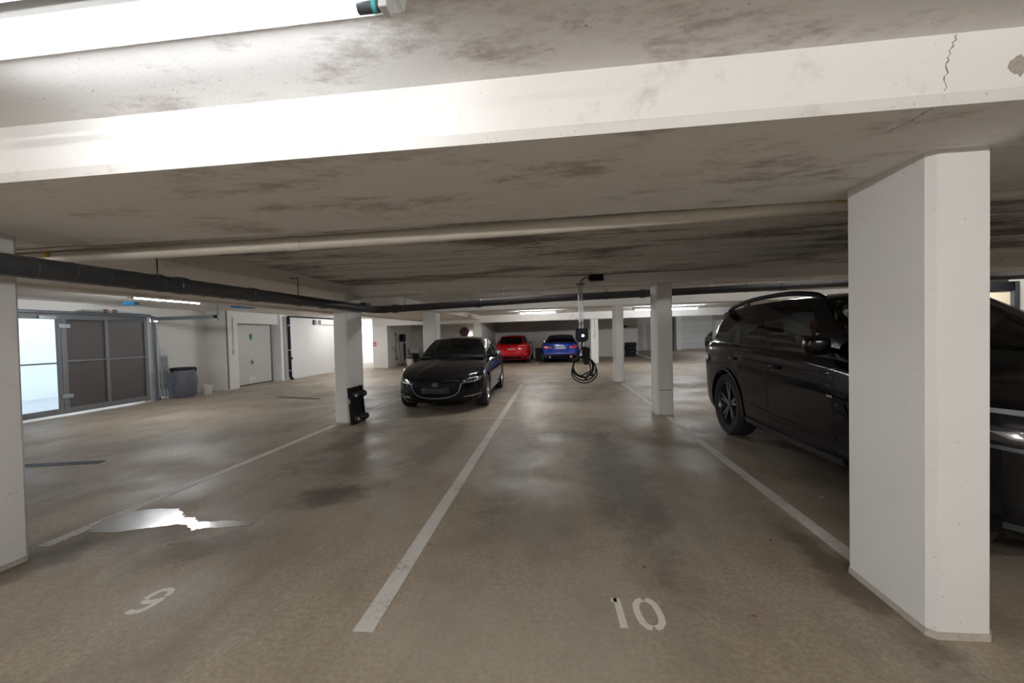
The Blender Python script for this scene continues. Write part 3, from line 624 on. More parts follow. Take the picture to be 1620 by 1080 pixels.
jb2 = empty('junction_box', (7.22, 6.755, 2.40)); tag(jb2, 'black junction box on the beam right of the foreground pillar', 'junction box')
MB().box(-.11, .11, -.07, 0, -.05, .05).build('box_body', 'black', jb2, bevel=.008); MB().box(-.13, -.11, -.05, -.01, -.03, .03).build('cable_gland', 'black', jb2)
# lit window far right, seen past the pillar
wn = empty('window_1', (8.55, 9.0, 0)); struct(wn, 'cream lit opening behind the right pillar')
MB().box(-.45, .40, .02, .05, .9, 2.03).build('window_pane', 'cream', wn); MB().box(.40, .50, -.05, .06, .8, 2.2).build('window_frame', 'steel_dark', wn)
MB().box(-.5, .42, -.05, .06, 2.03, 2.2).build('window_head', 'black', wn); MB().box(-.5, .42, -.06, .06, .8, .9).build('window_sill', 'steel_dark', wn)
sbox('wall_right_rear', (9.05, 13.1, 9.0, 9.15, 0, 2.4), 'wall')
# ================================================================== WASH CORNER
r = empty('wall_pipe', (-8.2, 20.1, 0)); tag(r, 'thin riser pipe with valves on the white wall end', 'pipe')
MB().tube([(0, 0, .35), (0, 0, 1.75)], .018, 8).build('riser', 'steel_dark', r, 50)
for z in (.4, 1.62): MB().tube([(-.05, .0, z), (.14, -.25, z)], .022, 8).build('valve_arm', 'steel_dark', r, 50)
MB().lathe([(.0, -.02), (.07, -.02), (.07, .02), (0, .02)], 14, 'x', (.06, -.1, .4)).build('valve_wheel', 'steel_dark', r, 40)
MB().tube([(.01, -.6, 1.05), (.02, -.2, .85), (.02, .0, .72)], .014, 8).build('slanted_pipe', 'copper', r, 50)
r = empty('hose_reel', (-8.15, 20.75, 1.45)); tag(r, 'dark round hose reel hung on wall in the wash corner', 'hose reel')
MB().lathe([(.0, -.04), (.22, -.04), (.22, -.02), (.14, -.01), (.14, .09), (.22, .10), (.22, .12), (0, .12)], 22, 'x', (.04, 0, 0)).build('reel_drum', 'charger', r, 40)
MB().box(-.08, .02, -.05, .05, -.2, .2).build('wall_bracket', 'steel_dark', r)
r = empty('hanging_hose', (-8.12, 20.95, 1.2)); tag(r, 'black hose hanging from hook in the wash corner', 'hose')
MB().tube([(-.1, 0, .02), (.08, 0, .02)], .012, 6).build('hook', 'steel', r, 50)
MB().tube([(.04, -.06, -.05), (.04, -.07, -.6), (.05, -.02, -.95), (.06, .06, -.6), (.05, .03, .02), (.05, .0, .04)], .03, 8).build('hose', 'black', r, 60)
r = empty('broom', (-8.1, 20.4, 0)); tag(r, 'brown wooden broom leaning in the wash corner', 'broom')
MB().tube([(.05, 0, .1), (-.1, .03, 1.3)], .016, 8).build('broom_stick', 'wood', r, 50); MB().box(-.02, .12, -.18, .18, .03, .11).build('broom_head', 'wood', r, bevel=.01); o = MB().box(-.01, .11, -.17, .17, 0.0, .04).build('bristles', 'leaf', r); o['kind'] = 'stuff'
r = empty('wash_basin', (-7.85, 22.1, .55)); tag(r, 'white wash basin fixed to the end wall', 'basin')
m = MB(); prof = [(.62, .0), (.70, .30), (.66, .30), (.58, .04)]
for (x0, x1, y0, y1, z0, z1) in ((-.3, .3, -.25, -.21, 0, .3), (-.3, .3, .42, .46, 0, .3), (-.3, -.26, -.25, .46, 0, .3), (.26, .3, -.25, .46, 0, .3), (-.3, .3, -.25, .46, 0, .04)): m.box(x0, x1, y0, y1, z0, z1)
m.build('bowl', 'bucket', r, bevel=.01); MB().box(-.3, .3, .46, .49, .3, .7).build('splash_back', 'wall', r); MB().tube([(0, .45, .55), (0, .25, .58), (0, .2, .50)], .015, 8).build('tap', 'chrome', r, 50); MB().tube([(0, .1, 0), (0, .1, -.4), (0, .45, -.45)], .03, 8).build('waste_pipe', 'bucket', r, 50)
r = empty('bucket', (-7.45, 20.0, 0)); tag(r, 'white square bucket on the floor below the wash basin', 'bucket')
m = MB(); m.add([(-.12, -.12, 0), (.12, -.12, 0), (.12, .12, 0), (-.12, .12, 0), (-.15, -.15, .38), (.15, -.15, .38), (.15, .15, .38), (-.15, .15, .38)], [(3, 2, 1, 0), (0, 1, 5, 4), (1, 2, 6, 5), (2, 3, 7, 6), (3, 0, 4, 7), (4, 5, 6, 7)]); m.build('pail', 'bucket', r, bevel=.015); MB().box(-.16, .16, -.16, .16, .38, .41).build('lid', 'barrel', r, bevel=.01)
r = empty('dark_crate', (-7.6, 21.0, 0)); tag(r, 'dark plastic crate beside the white square bucket', 'crate')
m = MB(); [m.box(*q) for q in ((-.2, .2, -.2, -.17, 0, .4), (-.2, .2, .17, .2, 0, .4), (-.2, -.17, -.2, .2, 0, .4), (.17, .2, -.2, .2, 0, .4), (-.2, .2, -.2, .2, 0, .03))]; m.build('crate_box', 'charger', r, bevel=.008)
for s in (-1, 1): MB().box(-.08, .08, s*.2-.01, s*.2+.01, .28, .34).build('crate_grip', 'black', r)
sg = empty('wall_sign', (-8.9, 19.14, 1.18)); tag(sg, 'small red square sign on the white wall end', 'sign'); MB().box(-.09, .09, -.012, 0, -.09, .09).build('sign_plate', 'red', sg, bevel=.004); MB().box(-.05, .05, -.015, -.012, -.05, .02).build('sign_symbol', 'bucket', sg)
ns = empty('no_stopping_sign', (-5.15, 22.58, 1.68)); tag(ns, 'round dark blue and red no stopping sign on end wall', 'sign')
MB().lathe([(0, -.02), (.27, -.02), (.27, 0), (0, 0)], 32, 'y').build('sign_disc', 'sign_blue', ns, 40)
MB().lathe([(.215, -.026), (.275, -.026), (.275, -.018), (.215, -.018), (.215, -.026)], 32, 'y').build('sign_ring', 'sign_red', ns, 40)
for a in (.785, -.785): MB().box(-.23, .23, -.025, -.02, -.022, .022).build('sign_bar', 'sign_red', ns).rotation_euler = (0, a, 0)
wl = empty('wall_lamp', (-4.83, 22.6, 1.53)); tag(wl, 'tiny lit round wall lamp beside the no stopping sign', 'lamp'); MB().lathe([(0, -.12), (.05, -.11), (.075, -.07), (.07, -.04), (.04, -.03)], 16, 'y').build('lamp_globe', 'bulb', wl, 60); MB().lathe([(.05, -.03), (.06, 0)], 16, 'y').build('lamp_base', 'bucket', wl, 40)

# ================================================================== BINS AND TYRES BY THE BACK WALL
def bin_(x, y, label):
    r = empty('storage_bin', (x, y, 0)); tag(r, label, 'bin', 'black bins flanking the blue car')
    m = MB(); m.add([(-.14, -.16, 0), (.14, -.16, 0), (.14, .16, 0), (-.14, .16, 0), (-.18, -.2, .66), (.18, -.2, .66), (.18, .2, .66), (-.18, .2, .66)], [(3, 2, 1, 0), (0, 1, 5, 4), (1, 2, 6, 5), (2, 3, 7, 6), (3, 0, 4, 7), (4, 5, 6, 7)])
    m.build('bin_body', 'black', r, bevel=.02); MB().box(-.19, .19, -.21, .21, .66, .71).build('bin_lid', 'charger', r, bevel=.015)
bin_(-.92, 21.4, 'black storage bin standing left of the blue car'); bin_(1.44, 19.95, 'black storage bin standing right of the blue car')
for k in range(4):
    o = MB().lathe([(.19, .01), (.27, 0), (.33, .03), (.34, .10), (.33, .17), (.27, .20), (.19, .19), (.19, .01)], 26).build('spare_tyre', 'rubber', smooth=50, loc=(4.22+.03*(k % 2), 23.75, .2*k))
    tag(o, ('bottom', 'second lowest', 'second highest', 'topmost')[k]+' tyre of the stack by the back wall end', 'tyre', 'tyre stack by the back wall')
rk = empty('wall_rail', (4.1, 24.18, 1.72)); tag(rk, 'black handle with thin rail on back wall above tyres', 'rail'); MB().box(-.15, .02, -.06, 0, -.05, .05).build('handle_block', 'black', rk, bevel=.01); MB().tube([(.0, -.03, 0), (.55, -.03, .01)], .012, 8).build('thin_rail', 'steel_dark', rk, 50)

# ================================================================== CARS
def curve(pts):
    X = np.array([p[0] for p in pts], float); Yv = np.array([p[1] for p in pts], float)
    if len(X) < 3: return lambda s: float(np.interp(s, X, Yv))
    h = np.diff(X); d = np.diff(Yv)/h; mm = np.zeros(len(X))
    for i in range(1, len(X)-1):
        if d[i-1]*d[i] > 0: w1 = 2*h[i]+h[i-1]; w2 = h[i]+2*h[i-1]; mm[i] = (w1+w2)/(w1/d[i-1]+w2/d[i])
    mm[0] = d[0]; mm[-1] = d[-1]
    def f(s):
        if s <= X[0]: return float(Yv[0])
        if s >= X[-1]: return float(Yv[-1])
        i = int(np.searchsorted(X, s))-1; t = (s-X[i])/h[i]
        return float((2*t**3-3*t*t+1)*Yv[i]+(t**3-2*t*t+t)*h[i]*mm[i]+(-2*t**3+3*t*t)*Yv[i+1]+(t**3-t*t)*h[i]*mm[i+1])
    return f
GZ = [(0, .89), (.08, .94), (.25, .975), (.45, .995), (.62, 1.0), (.74, .985), (.86, .968), (.94, .945), (.985, .915), (1, .885)]
class Car:
    def __init__(s, **k):
        s.__dict__.update(dict(gz=GZ, nf=.62, en=2.5, nr=.55, er=2.8, sill=.20, tw=.225, kb=.87, crown=.045, bow=.24, bow2=.10, bowr=.16, bowr2=.05, bulge=.025))
        s.__dict__.update(k)
        s.gzf = curve(s.gz); s.Bf = curve(s.B); s.Df = curve(s.D); s.nosef = curve(s.nose); s.tailf = curve(s.tail); s.zrf = curve(s.zr); s.wrf = curve(s.wr)
        s.Wf = curve(s.plan) if hasattr(s, 'plan') else (lambda q: s.W)
    def half(c, s):
        w = c.Wf(s)
        if s < c.nf: w *= max(0., 1-(1-s/c.nf)**c.en)**(1/c.en)
        e = c.L-s
        if e < c.nr: w *= max(0., 1-(1-e/c.nr)**c.er)**(1/c.er)
        return w
    def yy(c, s, z):
        y = s
        if s < .9: y += c.nosef(z)*(1-s/.9)**2
        if c.L-s < .9: y -= c.tailf(z)*(1-(c.L-s)/.9)**2
        return y-c.L/2
    def sx(c, s, z): return c.half(s)*c.gzf((z-c.sill)/(c.Bf(s)-c.sill))
    def deck(c, s, x):
        w = max(1e-4, c.half(s)*c.gzf(1)); return c.Bf(s)+(c.Df(s)-c.Bf(s))*(1-min(1, abs(x)/w)**2.4)
    def zb(c, s):
        z = c.sill+c.lift(s) if hasattr(c, 'lift') else c.sill
        for sw in (c.sf, c.sr):
            d = s-sw
            if abs(d) <= c.Ra+1e-6: z = max(z, c.R+math.sqrt(max(0, c.Ra**2-d*d)))
        return z
    # surface maps -> local xyz
    def side(c, sgn):
        return lambda s, z: Vector((sgn*c.sx(s, z), c.yy(s, z), z))
    def front(c, x, z):
        s = .1
        for _ in range(12):
            q = min(1, max(0, (z-c.sill)/(c.Bf(s)-c.sill))); u = min(.9999, abs(x)/(c.Wf(s)*c.gzf(q))); s = c.nf*(1-max(0., 1-u**c.en)**(1/c.en))
        return Vector((x, c.yy(s, z), z))
    def rear(c, x, z):
        e = .1
        for _ in range(12):
            q = min(1, max(0, (z-c.sill)/(c.Bf(c.L-e)-c.sill))); u = min(.9999, abs(x)/(c.Wf(c.L-e)*c.gzf(q))); e = c.nr*(1-max(0., 1-u**c.er)**(1/c.er))
        return Vector((x, c.yy(c.L-e, z), z))
    def patch(c, poly, fn, off, name, mat, par, cuts=3, thick=.006):
        bm = bmesh.new(); vs = [bm.verts.new((a, b, 0)) for a, b in poly]; f = bm.faces.new(vs)
        bmesh.ops.triangulate(bm, faces=[f]); bmesh.ops.subdivide_edges(bm, edges=bm.edges[:], cuts=cuts, use_grid_fill=True)
        cen = Vector((0, 0, .6))
        for v in bm.verts:
            a, b = v.co.x, v.co.y; p = fn(a, b); e = .004
            n = (fn(a+e, b)-fn(a-e, b)).cross(fn(a, b+e)-fn(a, b-e))
            n = n.normalized() if n.length > 1e-12 else Vector((0, 0, 1))
            if n.dot(p-cen) < 0: n = -n
            v.co = p+n*off
        bmesh.ops.recalc_face_normals(bm, faces=bm.faces)
        fs = bm.faces[:]
        if sum(1 if q.normal.dot(q.calc_center_median()-cen) > 0 else -1 for q in fs) < 0: bmesh.ops.reverse_faces(bm, faces=fs)
        me = bpy.data.meshes.new(name); bm.to_mesh(me); bm.free(); me.materials.append(M[mat]); me.polygons.foreach_set('use_smooth', [True]*len(me.polygons))
        o = bpy.data.objects.new(name, me); COL.objects.link(o); o.parent = par
        q = o.modifiers.new('solid', 'SOLIDIFY'); q.thickness = thick; q.offset = -1
        return o
    def ribbon(c, pts, fn, w, off, name, mat, par, sub=6):
        P = []
        for i in range(len(pts)-1):
            for k in range(sub): t = k/sub; P.append((pts[i][0]+(pts[i+1][0]-pts[i][0])*t, pts[i][1]+(pts[i+1][1]-pts[i][1])*t))
        P.append(pts[-1]); ww = w if isinstance(w, (list, tuple)) else [w, w]
        L = []; R = []; cen = Vector((0, 0, .6))
        for i, p in enumerate(P):
            a, b = P[max(i-1, 0)], P[min(i+1, len(P)-1)]; t = Vector((b[0]-a[0], b[1]-a[1])).normalized(); f = i/(len(P)-1); hw = (ww[0]+(ww[1]-ww[0])*f)/2
            for lst, sg in ((L, 1), (R, -1)):
                q = (p[0]-t.y*hw*sg, p[1]+t.x*hw*sg); e = .004; v = fn(*q); n = (fn(q[0]+e, q[1])-fn(q[0]-e, q[1])).cross(fn(q[0], q[1]+e)-fn(q[0], q[1]-e))
                n = n.normalized() if n.length > 1e-12 else Vector((0, 0, 1))
                if n.dot(v-cen) < 0: n = -n
                lst.append((v+n*off, v-n*.004))
        m = MB(); n = len(P); v = []
        for i in range(n): v += [L[i][0], R[i][0], R[i][1], L[i][1]]
        f = []
        for i in range(n-1):
            for k in range(4): f.append((i*4+k, i*4+(k+1) % 4, i*4+4+(k+1) % 4, i*4+4+k))
        f += [(0, 1, 2, 3), (n*4-1, n*4-2, n*4-3, n*4-4)]
        return m.add(v, f).build(name, mat, par, 40)
    def body(c, root, paint):
        S = set(np.round(np.linspace(0, c.L, 61), 4))
        for k in range(13): S.add(round(c.nf*(1-math.cos(k/12*PI/2))*.6, 4)); S.add(round(c.L-c.nr*(1-math.cos(k/12*PI/2))*.6, 4))
        for sw in (c.sf, c.sr):
            S = {q for q in S if not (abs(q-sw) < c.Ra+.02)}
            zz = (c.sill-c.R)/c.Ra; a0 = math.asin(max(-1, min(1, zz)))
            for k in range(29):
                a = a0+(PI-2*a0)*k/28; S.add(round(sw-c.Ra*math.cos(a), 5))
            S.add(sw-c.Ra*math.cos(a0)-.004); S.add(sw+c.Ra*math.cos(a0)+.004)
        S = sorted(S); m = MB(); NS, NTP = 14, 8; rows = []
        for s in S:
            b0 = c.zb(s); B = c.Bf(s); row = []
            x0 = c.sx(s, b0); row.append((max(0, x0-.08), b0+.005, s)); row.append((max(0, x0-.02), b0-.004, s))
            for k in range(NS+1):
                f = k/NS; f = 1-(1-f)**1.25; z = b0+(B-b0)*f; row.append((c.sx(s, z), z, s))
            w = c.half(s)*c.gzf(1)
            for k in range(1, NTP+1): x = w*(1-k/NTP); row.append((x, c.deck(s, x), s))
            rows.append(row)
        n = len(rows[0])
        for sg in (1, -1):
            v = [(sg*x, c.yy(s, z), z) for row in rows for (x, z, s) in row]; f0 = []; f1 = []
            for i in range(len(rows)-1):
                for j in range(n-1):
                    q = (i*n+j, (i+1)*n+j, (i+1)*n+j+1, i*n+j+1)
                    incab = j >= n-NTP and c.a0+.02 < S[i] and S[i+1] < c.d0-.02
                    (f1 if incab else f0).append(q)
            o = len(m.v); m.add(v, f0, 0); m.v = m.v[:o]+m.v[o:]
            m.f += [tuple(t+o for t in q) for q in f1]; m.mi += [1]*len(f1)
        return m.build('body', [paint, 'interior'], root, 38)
    def gside(c, sg):
        def f(t, v):
            sl = c.a0+(c.d0-c.a0)*t; su = c.a1+(c.d1-c.a1)*t
            xl = c.kb*c.half(sl); xu = c.wrf(su); zl = c.deck(sl, xl)-.012; zu = c.zrf(su)
            x = xl+(xu-xl)*v+c.bulge*math.sin(PI*v); z = zl+(zu-zl)*v; s = sl+(su-sl)*v
            return Vector((sg*x, c.yy(s, 1.2), z))
        return f
    def gfront(c, rear=False):
        def f(u, v):
            if not rear: sl = c.a0-c.bow*(1-u*u); su = c.a1-c.bow2*(1-u*u); xl = u*c.kb*c.half(c.a0); xu = u*c.wrf(c.a1); zu = c.zrf(c.a1)+c.crown*(1-u*u)
            else: sl = c.d0+c.bowr*(1-u*u); su = c.d1+c.bowr2*(1-u*u); xl = u*c.kb*c.half(c.d0); xu = u*c.wrf(c.d1); zu = c.zrf(c.d1)+c.crown*(1-u*u)
            zl = c.deck(min(sl, c.L-.02), xl)-.012; k = .03*math.sin(PI*v)
            return Vector((xl+(xu-xl)*v, (sl+(su-sl)*v-c.L/2)+(k if rear else -k), zl+(zu-zl)*v+k*.6))
        return f
    def greenhouse(c, root, paint, glass='glass', glass_rear=None, roof=None, trim='black', see=True):
        roof = roof or paint; m = MB()
        def roofn(a, b):
            s = c.a1+(c.d1-c.a1)*a; u = b*2-1; w = c.wrf(s); ff = max(0, 1-a*3)**2; rr = max(0, a*3-2)**2
            return Vector((u*w, s-c.bow2*(1-u*u)*ff+c.bowr2*(1-u*u)*rr-c.L/2, c.zrf(s)+c.crown*(1-u*u)))
        MB().grid(roofn, 26, 14).build('roof', roof, root, 40)
        for sg in (1, -1):
            g = c.gside(sg); m = MB(); v0, v1 = c.wv
            edges = [0]+[q for w in c.win for q in w]+[1]
            def strip(t0, t1, a, b, mat=None): (mat or m).grid(lambda i, j: g(t0+(t1-t0)*i, a+(b-a)*j), max(2, int((t1-t0)*24)+1), 8)
            for i in range(0, len(edges), 2): strip(edges[i], edges[i+1], 0, 1)
            for (t0, t1) in c.win: strip(t0, t1, 0, v0); strip(t0, t1, v1, 1)
            m.build('window_frame', roof if roof != paint else trim, root, 40)
            for (t0, t1) in c.win:
                w = MB(); strip(t0, t1, v0, v1, w); w.build('side_window', glass_rear if (glass_rear and t0 > .3) else glass, root, 40)
        for rear, nm, gl in ((False, 'windscreen', glass), (True, 'rear_window', glass_rear or glass)):
            g = c.gfront(rear); m = MB(); e = .94; lo, hi = (.05, .95) if not rear else c.rw
            G = lambda a0, a1, b0, b1, mm: mm.grid(lambda i, j: g(a0+(a1-a0)*i, b0+(b1-b0)*j), max(2, int(abs(a1-a0)*8)), max(2, int((b1-b0)*8)))
            G(-1, -e, 0, 1, m); G(e, 1, 0, 1, m); G(-e, e, 0, lo, m); G(-e, e, hi, 1, m)
            m.build(nm+'_frame', (paint if roof == paint else roof) if rear else trim, root, 40)
            w = MB(); G(-e, e, lo, hi, w); w.build(nm, gl, root, 40)
    def wheels(c, root, rim='alloy', spokes=5, double=True, face='alloy'):
        R, tw = c.R, c.tw; first = None
        ri = R*.70
        for (s, sg) in ((c.sf, 1), (c.sf, -1), (c.sr, 1), (c.sr, -1)):
            x = sg*(c.W*.985-tw/2); y = s-c.L/2
            if first is None:
                h = tw/2
                ty = MB().lathe([(ri, -h*.8), (ri+.02, -h*.95), (R*.93, -h), (R*.985, -h*.82), (R, -h*.5), (R, h*.5), (R*.985, h*.82), (R*.93, h), (ri+.02, h*.95), (ri, h*.8), (ri, -h*.8)], 40, 'x').build('wheel', 'rubber', root, 40)
                rm = MB(); rm.lathe([(ri*1.0, h*.82), (ri*.955, h*.86), (ri*.92, h*.6), (ri*.90, -h*.6), (ri*1.0, -h*.8)], 40, 'x', caps=False); rm.lathe([(0, -h*.35), (ri*.9, -h*.35), (ri*.9, -h*.3), (0, -h*.3)], 30, 'x', mi=1); rm.lathe([(0, h*.72), (ri*.13, h*.70), (ri*.19, h*.5), (ri*.2, -.02)], 20, 'x')
                for k in range(spokes):
                    for dd in ((-.13, .13) if double else (0,)):
                        a = 2*PI*k/spokes+.3; b = a+dd*1.25; ca, sa = math.cos(a+dd*.6), math.sin(a+dd*.6); cb, sb = math.cos(b), math.sin(b)
                        P0 = Vector((h*.60, ri*.13*ca, ri*.13*sa)); P1 = Vector((h*.72, ri*.94*cb, ri*.94*sb)); t = (P1-P0).normalized(); n = Vector((1, 0, 0)); bb = t.cross(n).normalized(); w0, w1 = ri*.075, ri*.06
                        v = []
                        for P, w in ((P0, w0), (P1, w1)): v += [P+bb*w, P-bb*w, P-bb*w*.8-n*.03, P+bb*w*.8-n*.03]
                        rm.add(v, [(0, 1, 2, 3), (7, 6, 5, 4)]+[(i, 4+i, 4+(i+1) % 4, (i+1) % 4) for i in range(4)])
                ro = rm.build('rim', [rim, 'black'], ty, 35)
                first = ty; o = ty
            else: o = copy_tree(first, root)
            o.parent = root; o.location = (x, y, R); o.rotation_euler = (0, 0, 0 if sg > 0 else PI)
        # wells and underside
        MB().box(-c.W+tw+.10, c.W-tw-.10, -c.L/2+.35, c.L/2-.35, c.sill-.03, c.sill+.22).build('underbody', 'black', root)
    def seats(c, root, mat='interior', rows=None, wheel_side=-1):
        zb = c.Bf((c.a0+c.d0)/2)
        for s in rows or (c.a0+(c.d0-c.a0)*.42, c.a0+(c.d0-c.a0)*.78):
            for sg in (-1, 1):
                m = MB(); y = s-c.L/2
                m.add([(sg*.37+a*.22, y+b, z) for (b, z) in ((-.05, zb-.12), (.06, zb-.12), (.12, zb+.14), (.05, zb+.14)) for a in (-1, 1)], [(0, 1, 3, 2), (4, 5, 7, 6), (0, 2, 4, 6)[::1], (1, 3, 5, 7), (0, 1, 7, 6), (2, 3, 5, 4)])
                o = m.build('seat', mat, root, bevel=.02)
                MB().box(sg*.37-.11, sg*.37+.11, y+.07, y+.15, zb+.16, zb+.30).build('headrest', mat, o, bevel=.03)
        s = c.a0+(c.d0-c.a0)*.16; ring = [(wheel_side*.37+.17*math.cos(a), s-c.L/2+.05*math.sin(a), zb-.01+.17*math.sin(a)*.9) for a in np.linspace(0, 2*PI, 25)[:-1]]
        MB().tube(ring, .014, 8, closed=True).build('steering_wheel', 'black', root, 60)
        MB().grid(lambda i, j: Vector(((i*2-1)*c.half(c.a0)*.8, c.a0-c.bow*.6+.55*j-c.L/2, c.Df(c.a0)-.01+.035*math.sin(PI*j)+.0)), 10, 6).build('dashboard', 'interior', root, 40)
def superell(c, r, e=.5, nu=20, nv=12):
    m = MB(); pw = lambda a: math.copysign(abs(a)**e, a)
    m.grid(lambda i, j: (c[0]+r[0]*pw(math.cos(PI*(j-.5)))*pw(math.cos(2*PI*i)), c[1]+r[1]*pw(math.cos(PI*(j-.5)))*pw(math.sin(2*PI*i)), c[2]+r[2]*pw(math.sin(PI*(j-.5)))), nu, nv); return m
def mirrors(c, root, s, z, mat, off=.10, size=(.10, .06, .07)):
    for sg in (1, -1):
        x = c.kb*c.half(s); o = superell((sg*(x+off+.06), s-c.L/2, z), size, .55).build('door_mirror', mat, root, 60)
        MB().tube([(sg*(x-.02), s-c.L/2+.02, z-.05), (sg*(x+off), s-c.L/2, z-.03)], [.03, .022], 8).build('mirror_arm', 'black', o, 60)
        superell((sg*(x+off+.06), s-c.L/2+size[1]*.9, z), (size[0]*.8, .012, size[2]*.75), .55).build('mirror_glass', 'chrome', o, 60)
def handles(c, root, pts, mat='paint_black'):
    for sg in (1, -1):
        for (s, z) in pts:
            x = c.sx(s, z); o = superell((sg*(x+.018), s-c.L/2, z), (.018, .10, .017), .7, 14, 8).build('door_handle', mat, root, 60)
            for d in (-.07, .07): MB().box(min(sg*(x-.01), sg*(x+.02)), max(sg*(x-.01), sg*(x+.02)), s+d-.015-c.L/2, s+d+.015-c.L/2, z-.012, z+.012).build('handle_mount', 'black', o)
def both(fn):
    for sg in (1, -1): fn(sg)

# ---------------------------------------------------------- black hatchback facing the camera
def black_hatch():
    c = Car(L=4.46, W=.90, sf=.90, sr=3.62, R=.325, Ra=.372, sill=.19, nf=.80, en=2.35, nr=.6, er=2.6, kb=.86,
            plan=[(0, .89), (.9, .895), (2.2, .90), (3.5, .895), (4.46, .84)],
            B=[(0, .60), (.12, .665), (.4, .76), (.9, .86), (1.5, .94), (2.6, .975), (3.6, 1.02), (4.2, 1.03), (4.46, .95)],
            D=[(0, .62), (.12, .70), (.4, .80), (.9, .91), (1.35, .985), (1.6, 1.0), (2.6, 1.0), (3.6, 1.03), (4.2, 1.05), (4.46, .97)],
            nose=[(.15, .10), (.3, .02), (.5, .0), (.62, .04), (.75, .12), (1, .2)], tail=[(.2, .12), (.5, .02), (.8, .03), (1.05, .12)],
            a0=1.50, a1=2.12, d0=4.18, d1=3.62, wr=[(2.0, .555), (2.6, .575), (3.2, .565), (3.7, .53)], zr=[(2.0, 1.345), (2.3, 1.382), (2.7, 1.395), (3.2, 1.375), (3.7, 1.30)],
            win=[(.05, .42), (.46, .75), (.78, .90)], wv=(.07, .90), rw=(.1, .85), crown=.045, bow=.30, bow2=.12)
    r = empty('hatchback_car', (-2.34, 9.62, 0), math.radians(1.5)); tag(r, 'black hatchback parked facing the camera in bay nine row', 'car')
    c.body(r, 'paint_black'); c.greenhouse(r, 'paint_black', 'glass', 'glass_dark'); c.wheels(r, 'alloy', 5, True); c.seats(r); mirrors(c, r, 1.72, 1.01, 'paint_black', .08, (.085, .05, .06))
    handles(c, r, ((2.55, .82), (3.35, .86)))
    F = c.front
    gr = c.patch([(-.36, .30), (.36, .30), (.47, .42), (.50, .52), (.44, .615), (.2, .635), (-.2, .635), (-.44, .615), (-.50, .52), (-.47, .42)], F, .004, 'grille', 'black', r, 4)
    for k in range(7): z = .335+k*.042; w = .33+.08*math.sin(min(1, k/5)*PI/2); c.ribbon([(-w, z), (0, z-.004), (w, z)], F, .008, .010, 'grille_bar', 'black', gr, 6)
    bd = c.patch([(.06*math.cos(a), .545+.045*math.sin(a)) for a in np.linspace(0, 2*PI, 17)[:-1]], F, .016, 'emblem', 'steel_dark', r, 1)
    c.patch([(-.26, .375), (.26, .375), (.26, .485), (-.26, .485)], F, .016, 'number_plate', 'plate_dark', r, 3)
    def lights(sg):
        X = lambda P: [(sg*a, b) for a, b in P]
        h = c.patch(X([(.47, .585), (.56, .568), (.70, .585), (.815, .625), (.83, .665), (.74, .668), (.60, .645), (.49, .612)]), F, .006, 'headlight', 'lamp_glass', r, 3)
        ring = [(sg*(.615+.034*math.cos(a)), .608+.026*math.sin(a)) for a in np.linspace(0, 2*PI, 15)]
        c.ribbon(ring, F, .010, .012, 'light_ring', 'lamp_white', h, 2)
        c.patch(X([(.72, .612), (.79, .632), (.80, .655), (.74, .645)]), F, .010, 'reflector', 'lamp_white', h, 2)
        c.patch(X([(.50, .588), (.55, .580), (.56, .596), (.51, .602)]), F, .010, 'reflector', 'lamp_white', h, 1)
        c.ribbon(X([(.0, .288), (.12, .292), (.26, .310), (.36, .345), (.425, .40), (.455, .47), (.475, .545), (.52, .563), (.66, .570), (.80, .605)]), F, [.018, .014], .014, 'chrome_wing', 'steel', r, 5)
        c.ribbon(X([(.52, .305), (.66, .31), (.80, .335)]), F, .014, .010, 'bumper_strip', 'chrome', r, 5)
        c.patch(X([(.50, .335), (.78, .36), (.82, .43), (.72, .44), (.56, .40)]), F, .003, 'bumper_recess', 'black', r, 3)
        sd = c.side(sg)
        for P in ([(1.40, .88), (1.36, .60), (1.44, .25)], [(2.58, .95), (2.62, .55), (2.58, .25)], [(3.35, .98), (3.28, .70), (3.18, .62)]): c.ribbon(P, sd, .007, .0012, 'door_seam', 'black', r, 5)
        c.ribbon([(1.32, .25), (2.2, .235), (3.2, .25)], sd, .03, .012, 'sill_strip', 'steel_dark', r, 6)
    both(lights)
    c.patch([(-.6, .215), (.6, .215), (.66, .255), (-.66, .255)], F, .012, 'front_lip', 'black', r, 4)
    MB().box(-.05, .05, -.02, .02, -.02, .02).build('rear_view_mirror', 'steel_dark', r, bevel=.01).location = (0, 2.02-c.L/2, 1.30)
    return r
black_hatch()

